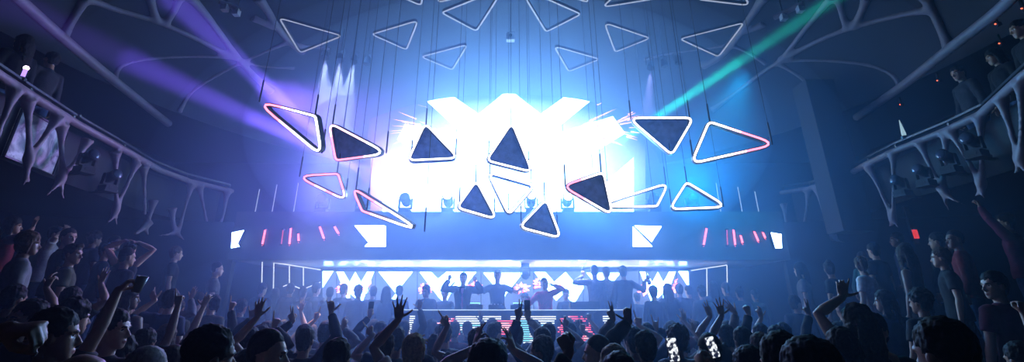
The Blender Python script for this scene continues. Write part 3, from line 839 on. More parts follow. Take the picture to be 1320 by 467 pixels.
t = thing('video_panel', 'dim cloudy video panel behind the left balcony bracing', 'video panel', V((a0.x, a0.y, z0)) + sh)
mb = MB().prism([a0 + sh + V((0, 0, z0)), b0 + sh + V((0, 0, z0)), b0 + sh + V((0, 0, z1)), a0 + sh + V((0, 0, z1))], -nrm * .03); kid(mb, 'screen', m_pic, t)
mb = MB()
c4 = [a0 + sh + V((0, 0, z0)), b0 + sh + V((0, 0, z0)), b0 + sh + V((0, 0, z1)), a0 + sh + V((0, 0, z1))]
mb.tube(c4 + [c4[0]], .02, 6); kid(mb, 'bezel', M_metal, t)
# glowing sticks standing on the balcony rail
E_STK = emit('stick_violet', (.36, .22, 1), 2.0, 'NONE'); E_TIP = emit('stick_tip', (.9, .7, 1), 6, 'NONE')
for px, py0, py1, lab in ((26.5, 107, 87, 'violet glowing stick on the left balcony rail, nearer one'), (115.5, 164, 149, 'violet glowing stick on the left balcony rail, farther one')):
    h = lw(px, 130); base = V((h.x - .1, h.y, RAILZ + .16)); L_ = at(px, py1, h.y).z - base.z
    t = thing('glow_stick', lab, 'light stick', base, 0, 'violet light sticks on the left balcony')
    MB().tube([(0, 0, .0), (0, 0, L_ * .93)], .022, 8).build('tube', E_STK, t); MB().ball((0, 0, L_ * .95), .03).build('tip', E_TIP, t, True)
    MB().lathe([(.05, -.02), (.05, .02), (.03, .04)], n=12).build('holder', M_metal, t)
# pale glowing cone on the right balcony
h = rw_(1163, 190); base = V((h.x + .1, h.y, RAILZ + .16))
t = thing('ice_bucket_sparkler', 'pale blue glowing sparkler on the right balcony rail', 'sparkler', base)
MB().lathe([(.03, 0), (.035, .1), (.012, .3), (.004, .36)], n=10).build('flame', emit('spark_blue', (.5, .8, 1), .6, 'NONE'), t, True); MB().lathe([(.05, 0), (.06, .05), (.04, .06)], n=12).build('holder', M_metal, t)
# tiny red pilot lamps high on the right upper wall, red exit lamp below the balcony
E_PILOT = emit('pilot_red', (1, .12, .05), 3, 'NONE')
for px, py, lab in ((1160, 135, 'tiny orange-red lamp beyond the right rim beam, lowest of them'), (1208, 104, 'tiny orange-red lamp beyond the right rim beam, second lowest'), (1288, 56, 'tiny orange-red lamp high at right, left of the topmost one'), (1316, 48, 'tiny red lamp at the right frame edge, lower one'), (1317, 11, 'tiny red lamp at the top right corner'), (1283, 31, 'tiny dim orange lamp high at right, below the beam end')):
    d = ray(px, py); tt = (9.98 - CAM.x) / d.x; p = CAM + d * tt
    if p.z > RIMZ - .15: tt = (RIMZ - .15 - CAM.z) / d.z; p = CAM + d * tt
    t = thing('pilot_lamp', lab, 'lamp', p, 0, 'tiny red lamps on the upper right')
    MB().ball((0, 0, 0), .011, n=8, m=6).build('bulb', E_PILOT, t, True); MB().box((.04, 0, 0), (.06, .05, .05)).box((.03, 0, .06), (.03, .03, .2)).build('socket', M_black, t)
p = at(1180, 302, 8.8)
p.x = 9.9 if p.x > 9.9 else p.x
t = thing('exit_lamp', 'small red upright lamp under the right balcony', 'lamp', p)
MB().box((0, 0, 0), (.07, .05, .16)).build('lamp_face', emit('exit_red', (1, .06, .06), .7, 'NONE'), t); MB().box((0, .04, .2), (.09, .05, .75)).build('bracket', M_black, t)

# ------------------------------------------------------------------ light
def spot(px, py, Y, to, size, power, col, blend=.4, soft=.05):
    p = at(px, py, Y) if not isinstance(px, V) else px
    l = bpy.data.lights.new('spot', 'SPOT'); l.energy = power; l.color = col; l.spot_size = R(size); l.spot_blend = blend; l.shadow_soft_size = soft
    o = bpy.data.objects.new('spot_beam', l); COL.objects.link(o); o.location = p
    o.rotation_euler = (p - to).to_track_quat('Z', 'Y').to_euler(); return o
def area(p, to, sx, sy, power, col):
    l = bpy.data.lights.new('area', 'AREA'); l.shape = 'RECTANGLE'; l.size = sx; l.size_y = sy; l.energy = power; l.color = col
    o = bpy.data.objects.new('fill_light', l); COL.objects.link(o); o.location = p
    o.rotation_euler = (V(p) - V(to)).to_track_quat('Z', 'Y').to_euler(); return o
# tight beams from the moving heads on the ledge
spot(556, 260, 10.45, at(112, 52, 4.2), 3.0, 9000 * BEAM, (.36, .13, 1), .6)
spot(508, 264, 10.45, at(232, 8, 4.8), 3.3, 8000 * BEAM, (.36, .15, 1), .6)
spot(686, 258, 10.45, at(1075, -2, 5.0), 1.7, 26000 * BEAM, (.01, 1, .60), .4)
# blue washes: ledge fixtures aimed over the room
for px, pw, col in ((430, 800, (.40, .20, 1)), (560, 1300, (.20, .30, 1)), (660, 1300, (.16, .34, 1)), (760, 1300, (.10, .34, 1)), (880, 800, (.0, .40, 1))):
    p = at(px, 262, 10.45); p.z += .25; spot(p, 0, 0, V((p.x * 1.25, 2.5, 3.6)), 110, pw * WASH, col, 1, .25)
# purple wash upper left from a truss light
p = at(330, 110, 8.6); spot(p, 0, 0, V((-3.3, 12.0, 5.9)), 66, 11000 * WASH, (.52, .18, 1), 1, .2)
p = at(960, 90, 9.0); spot(p, 0, 0, V((4.2, 11.5, 3.5)), 75, 1500 * WASH, (.0, .55, .85), 1, .2)
# blue stage downlights under the soffit
for px in (470, 560, 655, 750, 850):
    p = at(px, 338, 11.0); p.z = zb - .06; spot(p, 0, 0, V((p.x, 9.6, 1.2)), 130, 200 * WASH, (.30, .38, 1), 1, .1)
# area light added to brighten the gloss soffit, standing in for the screens' glow
area((0, 12.0, 2.45), (0, 11.2, 2.9), 7.0, .12, 130 * SOF, (.85, .92, 1))
# faint fill light added over the rear of the floor, no fixture there
area((0, -1.5, 5.6), (0, 4, 1.5), 6, 2, 22 * FILL, (.55, .5, 1))
# ------------------------------------------------------------------ people: one continuous body, hair and clothes as its children
HEADP = V((0, .005, 1.535))     # pivot on top of the neck
HH = .232                       # chin to crown
def head_prof(t):
    T = [(0, .020, .080, .040), (.05, .036, .090, .012), (.13, .050, .093, -.035), (.27, .061, .093, -.070), (.42, .068, .089, -.090), (.56, .073, .091, -.100), (.70, .0745, .088, -.101), (.82, .067, .074, -.088), (.91, .052, .053, -.066), (.97, .030, .026, -.040), (1, .010, .0, -.018)]
    for a, b in zip(T, T[1:]):
        if a[0] <= t <= b[0]:
            u = (t - a[0]) / (b[0] - a[0]); return [a[i] + (b[i] - a[i]) * u for i in (1, 2, 3)]
    return T[-1][1:]
def head_ring(t, n=20, grow=0):
    hw, f, b = head_prof(t); c = (f + b) / 2; d = (f - b) / 2; z = t * HH - .012
    out = []
    for k in range(n):
        a = 2 * math.pi * k / n; x, y = math.cos(a), math.sin(a)
        e = .86
        out.append(V((math.copysign(abs(x) ** e, x) * (hw + grow), c + math.copysign(abs(y) ** e, y) * (d + grow), z)))
    return out
def head_bits(mb, M):
    ts = [0, .05, .13, .2, .27, .35, .42, .5, .56, .63, .70, .76, .82, .87, .91, .945, .97, .99, 1]
    mb.loft([[M @ p for p in head_ring(t)] for t in ts])
    z = lambda t: t * HH - .012
    mb.tube([M @ V((0, .083, z(.56))), M @ V((0, .098, z(.46))), M @ V((0, .110, z(.37))), M @ V((0, .100, z(.33)))], [.008, .010, .0135, .009], 8, round_ends=True)   # nose
    for s in (-1, 1):
        mb.ball(M @ V((s * .012, .098, z(.35))), .009, n=8, m=6)
        mb.ball(M @ V((s * .074, -.008, z(.47))), (.010, .020, .032), M.to_3x3() @ Matrix.Rotation(s * -.25, 3, 'Z'), n=10, m=8)
        mb.tube([M @ V((s * .012, .090, z(.585))), M @ V((s * .034, .088, z(.60))), M @ V((s * .056, .070, z(.575)))], [.008, .009, .007], 7, round_ends=True)  # brow
    mb.tube([M @ V((-.024, .083, z(.205))), M @ V((0, .097, z(.215))), M @ V((.024, .083, z(.205)))], [.005, .0075, .005], 7, round_ends=True)
    mb.tube([M @ V((-.020, .083, z(.175))), M @ V((0, .095, z(.165))), M @ V((.020, .083, z(.175)))], [.005, .008, .005], 7, round_ends=True)

FING = {'open': (6, 10, 8), 'spread': (2, 6, 4), 'relax': (22, 30, 20), 'curl': (45, 55, 30), 'fist': (80, 95, 60), 'hold': (55, 60, 35), 'straight': (2, 4, 3)}
SHAPES = {   # per finger index..pinky, then thumb
    'open': (['open'] * 4, 'out'), 'spread': (['spread'] * 4, 'wide'), 'relax': (['relax', 'relax', 'curl', 'curl'], 'out'), 'fist': (['fist'] * 4, 'over'),
    'point': (['straight', 'fist', 'fist', 'fist'], 'over'), 'horns': (['straight', 'fist', 'fist', 'straight'], 'wide'), 'shaka': (['curl', 'curl', 'curl', 'straight'], 'wide'),
    'hold': (['hold'] * 4, 'over'), 'two': (['straight', 'straight', 'fist', 'fist'], 'over'), 'ok': (['curl', 'open', 'open', 'spread'], 'in'), 'loose': (['open', 'relax', 'relax', 'relax'], 'wide')}
def hand(mb, W, d, n, right, shape):
    """W wrist, d finger direction, n way the palm faces"""
    d = V(d).normalized(); n = V(n); n = (n - d * n.dot(d)).normalized()
    s = d.cross(n) if right else n.cross(d)
    P = lambda a, b, c=0: W + d * a + s * b + n * c
    secs = [(-.01, .0, .026, .020), (.02, .002, .030, .018), (.05, .002, .039, .0165), (.078, .001, .042, .015), (.094, -.001, .038, .011)]
    mb.loft([[P(a, b + ru * math.cos(2 * math.pi * k / 12), rn * math.sin(2 * math.pi * k / 12)) for k in range(12)] for a, b, ru, rn in secs])
    mb.ball(P(.035, .022, .008), (.017, .017, .024), n=10, m=7)
    f4, th = SHAPES[shape]
    spread = 1.9 if shape == 'spread' else 1.0
    base = [(.088, .031, 9), (.094, .0105, 2), (.090, -.0105, -5), (.080, -.031, -13)]
    lens = [(.043, .027, .021), (.047, .030, .022), (.043, .028, .021), (.034, .021, .018)]
    rads = [(.0096, .0088, .0080, .0068)] * 3 + [(.0085, .0078, .0070, .006)]
    for (a, b, sp_), L, r, key in zip(base, lens, rads, f4):
        ang = R(sp_ * (spread if key in ('spread', 'straight', 'open') else .4))
        fd = d * math.cos(ang) + s * math.sin(ang); p = P(a - .016, b); pts = [p]; acc = 0; p = P(a, b); pts.append(p)
        for l, c in zip(L, FING[key]):
            acc += R(c); p = p + (fd * math.cos(acc) + n * math.sin(acc)) * l; pts.append(p)
        mb.tube(pts, [r[0], r[0], r[1], r[2], r[3]], 8, round_ends=True)
    T = {'out': (.62, .72, .25), 'wide': (.40, .90, .10), 'over': (.62, .35, .70), 'in': (.72, .35, .62)}[th]
    td = (d * T[0] + s * T[1] + n * T[2]).normalized(); p0 = P(.018, .018, .004); p1 = P(.030, .030, .008)
    p2 = p1 + td * .042
    t2 = (td + (-s * .9 + d * .2 if th in ('over', 'in') else d * .3)).normalized(); p3 = p2 + t2 * .030; p4 = p3 + t2 * .022
    mb.tube([p0, p1, p2, p3, p4], [.014, .0135, .0115, .0105, .008], 8, round_ends=True)
    return s

def ik(S, T, L1, L2, pole):
    dv = T - S; D = min(dv.length, (L1 + L2) * .995); u = dv.normalized()
    a = (L1 * L1 - L2 * L2 + D * D) / (2 * D); h = math.sqrt(max(L1 * L1 - a * a, 0))
    p = V(pole); p = (p - u * p.dot(u)).normalized()
    return S + u * a + p * h, S + u * D

REST = {'W': (.27, .06, .80), 'pole': (.6, -1, 0), 'd': (0, .15, -1), 'n': (-1, .15, 0), 'shape': 'relax'}
def arm_joints(sg, A):
    W = V(A['W']); up = max(0, min(1, (W.z - 1.35) / .5))
    S = V((sg * (.168 - .014 * up), -.005 + .01 * up, 1.398 + .052 * up))
    E, W2 = ik(S, W, .292, .262, A.get('pole', (sg * .6, -1, -.2)))
    return S, E, W2
def pose_arms(pose):
    out = {}
    for k, sg in (('R', 1), ('L', -1)):
        A = pose.get(k)
        if A is None:
            A = dict(REST); A['W'] = (sg * .285, .06, .80); A['pole'] = (sg * .6, -1, 0); A['n'] = (-sg, .15, 0)
        out[k] = (A, sg) + arm_joints(sg, A)
    return out
def head_M(pose):
    yaw, pit, rol = pose.get('head', (0, 0, 0))
    return Matrix.Translation(HEADP) @ Matrix.Scale(1.05, 4) @ Matrix.Rotation(R(yaw), 4, 'Z') @ Matrix.Rotation(R(pit), 4, 'X') @ Matrix.Rotation(R(rol), 4, 'Y')
TORSO = [(.86, .140, .095, -.005), (.93, .168, .115, -.005), (1.02, .155, .108, .0), (1.12, .143, .100, .005), (1.22, .155, .108, .005), (1.32, .168, .112, .0), (1.39, .155, .098, -.005), (1.44, .105, .076, -.008)]
LEGS = [((.088, -.005, .92), .088), ((.095, .0, .74), .080), ((.100, .010, .52), .056), ((.102, -.012, .38), .058), ((.105, -.02, .20), .044), ((.107, -.025, .09), .038)]
def ell(c, rx, ry, n=20): return [V((c[0] + rx * math.cos(2 * math.pi * k / n), c[1] + ry * math.sin(2 * math.pi * k / n), c[2])) for k in range(n)]
def body_mesh(pose, vox, female=False):
    mb = MB(); M = head_M(pose); k_ = .93 if female else 1
    mb.loft([ell((0, cy_, z), rx * k_, ry) for z, rx, ry, cy_ in TORSO])
    mb.tube([V((0, -.012, 1.40)), V((0, -.008, 1.47)), HEADP + V((0, -.004, 0)), M @ V((0, -.012, .045))], [.075, .058, .054, .056], 14)
    head_bits(mb, M)
    for sg in (-1, 1):
        mb.tube([V((p[0] * sg, p[1], p[2])) for p, r in LEGS], [r for p, r in LEGS], 14, round_ends=True)
        mb.tube([V((.107 * sg, -.055, .045)), V((.109 * sg, .02, .045)), V((.115 * sg, .11, .034)), V((.12 * sg, .17, .026))], [.038, .042, .038, .024], 10, round_ends=True)
    for key, (A, sg, S, E, W) in pose_arms(pose).items():
        mb.tube([V((sg * .09, 0, 1.40)), V((sg * .13, -.002, 1.405)).lerp(S, .5), S, S.lerp(E, .35), S.lerp(E, .7), E, E.lerp(W, .25), E.lerp(W, .6), W + (W - E).normalized() * .012],
                [.055, .060, .060, .051, .044, .039, .043, .036, .026], 14, round_ends=True)
        hand(mb, W, A.get('d', (0, 0, 1)), A.get('n', (0, 1, 0)), sg > 0, A.get('shape', 'open'))
    me = fuse(mb, vox, 2, .45)
    Mi = M.inverted(); z = lambda t: t * HH - .012
    me.update()
    n = len(me.vertices); co = [0.0] * (3 * n); me.vertices.foreach_get('co', co)
    for i in range(n):
        p = Mi @ V(co[3 * i:3 * i + 3])
        if p.y > .05 and abs(p.x) < .07 and 0 < p.z < .2:
            for s in (-1, 1):
                q = math.exp(-(((p.x - s * .032) / .016) ** 2 + ((p.z - z(.52)) / .011) ** 2))
                p2 = p - V((0, .010 * q, 0)); p = p2
            c2 = M @ p; co[3 * i], co[3 * i + 1], co[3 * i + 2] = c2
    me.vertices.foreach_set('co', co)
    npoly = len(me.polygons); cen = [0.0] * (3 * npoly); me.polygons.foreach_get('center', cen); mi = [0] * npoly
    for i in range(npoly):
        p = V(cen[3 * i:3 * i + 3])
        if p.z < 1.4 or (p - HEADP).length > .3: continue
        p = Mi @ p
        if p.y > .06:
            for s in (-1, 1):
                ex, ez = (p.x - s * .032) / .0135, (p.z - z(.52)) / .0062
                if ex * ex + ez * ez < 1: mi[i] = 2 if abs(ex) < .42 else 1
                bx_, bz = (p.x - s * .034) / .022, (p.z - z(.605) + abs(abs(p.x) - .03) * .15) / .006
                if bx_ * bx_ + bz * bz < 1: mi[i] = 3
            if ((p.x) / .025) ** 2 + ((p.z - z(.19)) / .0105) ** 2 < 1 and p.y > .078: mi[i] = 4
    me.polygons.foreach_set('material_index', mi)
    me.update(); return me
def wrinkle(me, amt, sc, seed=0):
    n = len(me.vertices); co = [0.0] * (3 * n); me.vertices.foreach_get('co', co)
    no = [0.0] * (3 * n); me.vertices.foreach_get('normal', no)
    for i in range(n):
        p = V(co[3 * i:3 * i + 3]); k = noise.noise(V((p.x * sc + seed, p.y * sc, p.z * sc * .6))) * amt
        for j in range(3): co[3 * i + j] += no[3 * i + j] * k
    me.vertices.foreach_set('co', co); me.update()
def top_mesh(pose, style, vox=.013):
    """style: tee, long, jacket, tank"""
    mb = MB(); g = {'tee': .014, 'long': .016, 'jacket': .026, 'tank': .010}[style]
    z0 = {'tee': .84, 'long': .83, 'jacket': .80, 'tank': .88}[style]
    secs = [(z0, .180 + g, .128 + g, -.003)] + [(z, rx + g, ry + g, c) for z, rx, ry, c in [(.93, .178, .126, -.003)] + TORSO[2:] if z > z0 + .03][:-1] + [(1.435, .105 + g, .078 + g * .6, -.008), (1.465, .080 + g * .4, .066, -.008)]
    mb.loft([ell((0, c, z), rx, ry, 24) for z, rx, ry, c in secs])
    if style != 'tank':
        mb.tube([V((0, -.010, 1.44)), V((0, -.008, 1.485))], [.076, .066], 16)
    if style == 'jacket':
        mb.tube([V((math.cos(a) * .078, math.sin(a) * .070 - .01, 1.475 - .03 * math.sin(a))) for a in [R(q) for q in range(-230, 51, 20)]], .017, 8)
        for s in (-1, 1): mb.tube([V((s * .03, .130, 1.20)), V((s * .05, .133, 1.32)), V((s * .085, .085, 1.46))], [(.02, .008), (.03, .010), (.02, .012)], 8, up=(1, 0, 0))
    for key, (A, sg, S, E, W) in pose_arms(pose).items():
        if style == 'tank':
            mb.tube([V((sg * .07, 0, 1.40)), V((sg * .11, 0, 1.44))], [.05, .045], 10, round_ends=True); continue
        r = lambda x: x + g
        if style == 'tee': mb.tube([V((sg * .08, 0, 1.40)), V((sg * .13, -.002, 1.405)).lerp(S, .5), S, S.lerp(E, .35), S.lerp(E, .62)], [r(.056), r(.061), r(.061), r(.055), r(.055)], 16)
        else: mb.tube([V((sg * .08, 0, 1.40)), V((sg * .13, -.002, 1.405)).lerp(S, .5), S, S.lerp(E, .35), S.lerp(E, .7), E, E.lerp(W, .25), E.lerp(W, .6), E.lerp(W, .93)], [r(.056), r(.061), r(.061), r(.052), r(.046), r(.043), r(.043), r(.036), r(.030)], 16)
    me = fuse(mb, vox, 3); wrinkle(me, .009, 14); return me
def trousers_mesh():
    mb = MB(); g = .014
    mb.loft([ell((0, -.005, z), rx, ry) for z, rx, ry in ((.80, .12, .09), (.86, .155, .11), (.93, .172, .121), (1.0, .166, .117))])
    for sg in (-1, 1): mb.tube([V((p[0] * sg, p[1], p[2])) for p, r in LEGS], [r + g for p, r in LEGS[:-1]] + [.052], 14)
    me = fuse(mb, .016, 2); wrinkle(me, .006, 16); return me
def shoes_mesh():
    mb = MB()
    for sg in (-1, 1):
        mb.tube([V((.107 * sg, -.06, .05)), V((.109 * sg, .02, .052)), V((.115 * sg, .11, .042)), V((.12 * sg, .18, .034))], [(.044, .046), (.048, .050), (.040, .050), (.026, .036)], 12, round_ends=True)
        mb.tube([V((.107 * sg, -.03, .06)), V((.107 * sg, -.026, .13))], [.050, .049], 12)
        mb.prism([V((.107 * sg + x, y, .0)) for x, y in ((-.045, -.10), (.045, -.10), (.055, .1), (.05, .19), (.0, .22), (-.04, .18), (-.05, .1))], (0, 0, .025))
    return fuse(mb, .011, 1)
def hair_mesh(style):
    mb = MB(); z = lambda t: t * HH - .012
    def cap(g, zt_=.70, f=.095, side=.081, bk=0):
        mb.ball((0, -.018 - bk, z(zt_) + .004), (side + g, f + g, .088 + g), n=22, m=14)
    def nape(g, tlow=.28):
        for t in (tlow, tlow + .12, tlow + .24): 
            hw, ff, b = head_prof(t); mb.ball((0, b * .62, z(t)), (hw + g, abs(b) * .42 + g, .040), n=18, m=10)
    vox, wr, sc = .0075, .008, 34
    if style == 'short': cap(.006); nape(.004); 
    elif style == 'crop': cap(.003, .70); nape(.004, .32); wr = .002
    elif style == 'quiff': cap(.005); nape(.005, .32); mb.tube([(-.045, .055, z(.97)), (0, .066, z(1.03)), (.045, .055, z(.97))], [.022, .028, .022], 10, round_ends=True)
    elif style == 'curly':
        cap(.012); nape(.012); rr = random.Random(3)
        for _ in range(60):
            a = rr.uniform(0, 2 * math.pi); e = rr.uniform(-.2, 1.5); p = V((math.cos(a) * math.cos(e) * .092, math.sin(a) * math.cos(e) * .10 - .022, z(.70) + math.sin(e) * .10))
            if p.y > .055 and p.z < z(.85): continue
            mb.ball(p, rr.uniform(.016, .026), n=8, m=6)
        wr = .008
    elif style in ('long', 'wavy'):
        cap(.012); nape(.014)
        for s in (-1, 1):
            mb.tube([(s * .062, -.005, z(.80)), (s * .084, -.010, z(.45)), (s * .088, -.015, z(.1)), (s * .085, -.02, -.07), (s * .075, -.035, -.16)], [(.022, .035), (.020, .042), (.022, .045), (.024, .046), (.012, .03)], 10, round_ends=True, up=(1, 0, 0))
        mb.tube([(0, -.075, z(.75)), (0, -.105, z(.35)), (0, -.105, -.02), (0, -.100, -.15), (0, -.095, -.21)], [(.03, .075), (.028, .085), (.026, .088), (.024, .08), (.010, .05)], 14, round_ends=True, up=(0, 1, 0))
        wr = .012 if style == 'wavy' else .006; sc = 26
    elif style == 'bob':
        cap(.012); nape(.018, .12)
        for s in (-1, 1): mb.tube([(s * .062, .0, z(.80)), (s * .084, .0, z(.45)), (s * .080, -.002, z(.08))], [(.022, .04), (.020, .05), (.012, .04)], 10, round_ends=True, up=(1, 0, 0))
    elif style == 'bun': cap(.004); nape(.004); mb.ball((0, -.075, z(1.05)), (.04, .04, .036)); 
    elif style == 'ponytail':
        cap(.004); nape(.004); mb.tube([(0, -.10, z(.82)), (0, -.145, z(.74)), (0, -.160, z(.4)), (0, -.145, z(.0))], [.02, .028, .026, .010], 10, round_ends=True)
    elif style == 'fade': cap(.001, .73, .092, .078); nape(.003, .40); wr = .002
    me = fuse(mb, vox, 2); wrinkle(me, wr, sc); wrinkle(me, .006 if wr > .003 else .003, 95, 5); return me
def capwear_mesh(back=False):
    mb = MB(); z = lambda t: t * HH - .012
    rings = []
    for k in range(8):
        a = R(90 * k / 7.6); rings.append([V((.086 * math.cos(a) * math.cos(q), -.008 + .106 * math.cos(a) * math.sin(q), z(.66) + .098 * math.sin(a))) for q in [2 * math.pi * i / 24 for i in range(24)]])
    mb.loft(rings)
    s = -1 if back else 1
    mb.loft([[V((x * w_, s * y, z(.66) + .012 + h)) for x, h in ((-1, 0), (-.5, .008), (.5, .008), (1, 0), (.5, -.002), (-.5, -.002))] for y, w_ in ((.06, .075), (.11, .072), (.15, .055), (.165, .03))])
    mb.ball((0, -.008, z(.66) + .10), .009)
    return mb.mesh('cap', (), True)

SKINS = [mat('skin_%d' % i, c, .5, 0, .06, 30) for i, c in enumerate([(.46, .27, .19), (.36, .20, .13), (.26, .14, .09), (.52, .33, .25), (.16, .085, .055)])]
M_eyew = mat('eye_white', (.6, .6, .6), .2); M_iris = mat('iris_dark', (.03, .02, .015), .15); M_lip = mat('lip', (.36, .13, .12), .4)
HAIRS = {k: mat('hair_' + k, c, .65, 0, .4, 60, .12) for k, c in {'black': (.012, .010, .010), 'dark brown': (.03, .018, .012), 'brown': (.07, .038, .02), 'fair': (.34, .23, .12), 'grey': (.3, .3, .3)}.items()}
CLOTH = {k: mat('cloth_' + k.replace(' ', '_'), c, .85, 0, .18, 22, .2) for k, c in {'black': (.012, .012, .014), 'navy': (.014, .02, .05), 'charcoal': (.035, .035, .04), 'grey': (.16, .16, .17), 'white': (.62, .62, .62), 'dark red': (.16, .016, .02), 'red': (.85, .04, .09), 'olive': (.05, .055, .03), 'pale blue': (.25, .38, .55), 'pink': (.75, .25, .42), 'brown': (.09, .05, .03), 'teal': (.02, .11, .12), 'denim': (.04, .07, .14), 'maroon': (.10, .012, .03)}.items()}
CACHE = {}
def cached(key, fn):
    if key not in CACHE: CACHE[key] = fn()
    return CACHE[key]
def put_mats(o, ms):
    me = o.data
    while len(me.materials) < len(ms): me.materials.append(None)
    for i, m in enumerate(ms):
        o.material_slots[i].link = 'OBJECT'; o.material_slots[i].material = m
def pkey(pose):
    f = lambda A: None if A is None else (tuple(round(c, 3) for c in A['W']), tuple(A.get('pole', ())), tuple(A.get('d', ())), tuple(A.get('n', ())), A.get('shape'))
    return (f(pose.get('R')), f(pose.get('L')), pose.get('head'))
def person(pose, loc, rz, label, hair=('short', 'black'), top=('tee', 'black'), legs='denim', skin=0, scale=1.0, group=None, near=False, cap=None, female=False, shirt=None, shoes='black'):
    k = pkey(pose); q = .0065 if near else .009
    bm_ = cached(('b', k, q, female), lambda: body_mesh(pose, q, female))
    o = link('person', bm_, None, loc); o.rotation_euler = (0, 0, rz); o.scale = (scale,) * 3
    hb = {'black': 'black', 'dark brown': 'dark brown', 'brown': 'brown', 'fair': 'brown', 'grey': 'dark brown'}[hair[1]]
    put_mats(o, [SKINS[skin], M_eyew, M_iris, HAIRS[hb], M_lip])
    o['label'] = label; o['category'] = 'person'
    if group: o['group'] = group
    hm = head_M(pose)
    if hair[0] != 'bald':
        h = link('hair', cached(('h', hair[0]), lambda: hair_mesh(hair[0])), o); h.matrix_local = hm; put_mats(h, [HAIRS[hair[1]]])
    if cap:
        h = link('cap', cached(('c', cap[1]), lambda: capwear_mesh(cap[1])), o); h.matrix_local = hm; put_mats(h, [CLOTH[cap[0]]])
    nm = {'tee': 'shirt', 'long': 'shirt', 'jacket': 'jacket', 'tank': 'top'}[top[0]]
    ak = (k[0], k[1], top[0])
    t = link(nm, cached(('t',) + ak, lambda: top_mesh(pose, top[0])), o); put_mats(t, [CLOTH[top[1]]])
    if shirt:
        def sh():
            mb = MB(); mb.loft([ell((0, .05, z), rx, ry) for z, rx, ry in ((.85, .045, .085), (1.05, .048, .088), (1.25, .052, .095), (1.38, .05, .085), (1.45, .04, .06))]); me = fuse(mb, .012, 2); wrinkle(me, .006, 18); return me
        s_ = link('shirt', cached(('inner',), sh), o); put_mats(s_, [CLOTH[shirt]])
    l = link('trousers', cached(('legs',), trousers_mesh), o); put_mats(l, [CLOTH[legs]])
    s_ = link('shoes', cached(('shoes',), shoes_mesh), o); put_mats(s_, [CLOTH[shoes]])
    return o
# ------------------------------------------------------------------ steps at the sides, risers on the stage
def floor_z(x, y):
    if y > 10.04: return STG
    a = abs(x)
    return 0 if a < 4.15 else .4 if a < 5.35 else 1.0 if a < 5.75 else 1.25 if a < 6.9 else 1.5
for sgn, sd in ((-1, 'left'), (1, 'right')):
    struct('floor_step_' + sd, MB().box((sgn * 4.75, 4.6, .2), (1.2, 12, .4)), M_wood)
    struct('floor_tier_mid_' + sd, MB().box((sgn * 7.8, 4.6, .62), (4.2, 12, 1.25)), M_wood)
    struct('floor_tier_upper_' + sd, MB().box((sgn * 8.4, 4.6, .75), (3.1, 12, 1.5)), M_wood)
RIS, RIS2 = .93, 1.02
for x0, x1, h, lab, nm in ((at(583, 395, 10.3).x, at(722, 395, 10.3).x, RIS, 'low black platform the DJs stand on behind the booth', 'stage_riser'), (at(757, 395, 10.6).x + .18, at(830, 395, 10.6).x + .1, RIS2, 'black platform under the three turned people', 'stage_riser')):
    t = thing(nm, lab, 'platform', ((x0 + x1) / 2, 10.75 if h == RIS else 11.0, STG))
    MB().box((0, 0, (h - STG) / 2), (x1 - x0, 1.0, h - STG)).build('deck', M_black, t)
    MB().box((0, -.5, (h - STG) - .015), (x1 - x0, .02, .03)).build('edge_trim', M_metal, t)

PEOPLE = []   # (x, y, z floor, scale) for spacing and sight tests
def add_person(pose, x, y, z, rz, label, **k):
    o = person(pose, V((x, y, z)), rz, label, **k); PEOPLE.append((x, y, z, k.get('scale', 1), o)); return o
def clear(fn, Y, need=.50, alts=(0, .15, -.15, .3, -.3, .45, -.45, .6, -.6, .75, -.75, .9, 1.05, -.9, 1.2, 1.4)):
    """nearest depth on the same sight line where the figure has room"""
    best = None
    for dY in alts:
        if Y + dY < 1.4: continue
        x, y = fn(Y + dY)
        m = min([math.hypot(x - p[0], (y - p[1])) for p in PEOPLE], default=9)
        if m > need: return Y + dY
        if best is None or m > best[0]: best = (m, Y + dY)
    return best[1]
def held(o, A):
    """world spot in the hand of a person, from the arm spec"""
    d, n = V(A['d']).normalized(), V(A['n']); sg = 1 if A['W'][0] > 0 or A.get('right') else -1
    p = V(A['Wreal']) + d * .085 + n.normalized() * .035
    return o.location + Matrix.Rotation(o.rotation_euler.z, 3, 'Z') @ (p * o.scale[0])
def phone(loc, rz, tilt, label, roll=0, lit=True):
    t = thing('phone', label, 'phone', loc, rz, 'phones held up in the crowd'); t.rotation_euler = (tilt, roll, rz)
    mb = MB(); c = []
    for sx, sz in ((-1, -1), (1, -1), (1, 1), (-1, 1)):
        for k in range(4):
            a = math.atan2(sz, sx) - math.pi / 4 + (math.pi / 2) * k / 3
            c.append(V((sx * .028 + .008 * math.cos(a), 0, sz * .064 + .008 * math.sin(a))))
    mb.prism([p + V((0, -.004, 0)) for p in c], (0, .008, 0)); mb.build('body', M_black, t)
    mb = MB().prism([V((p.x * .93, -.0045, p.z * .96)) for p in c], (0, -.0008, 0)); mb.build('screen', E_PHONE if lit else M_lens, t)
    mb = MB()
    for k in range(2): mb.lathe([(.006, 0), (.006, .003)], (.020, .004, .052 - .016 * k), 10, axis=(0, 1, 0))
    mb.build('camera_lens', M_lens, t); return t
E_PHONE = bpy.data.materials.new('phone_picture'); E_PHONE.use_nodes = True
nt = E_PHONE.node_tree; b_ = nt.nodes['Principled BSDF']; n1 = nt.nodes.new('ShaderNodeTexNoise'); n1.inputs['Scale'].default_value = 42; n1.inputs['Detail'].default_value = 3
tc = nt.nodes.new('ShaderNodeTexCoord'); nt.links.new(tc.outputs['Object'], n1.inputs['Vector'])
r1 = nt.nodes.new('ShaderNodeValToRGB'); r1.color_ramp.elements[0].color = (.01, .015, .04, 1); r1.color_ramp.elements[0].position = .46; r1.color_ramp.elements[1].color = (.9, .95, 1, 1); r1.color_ramp.elements[1].position = .56
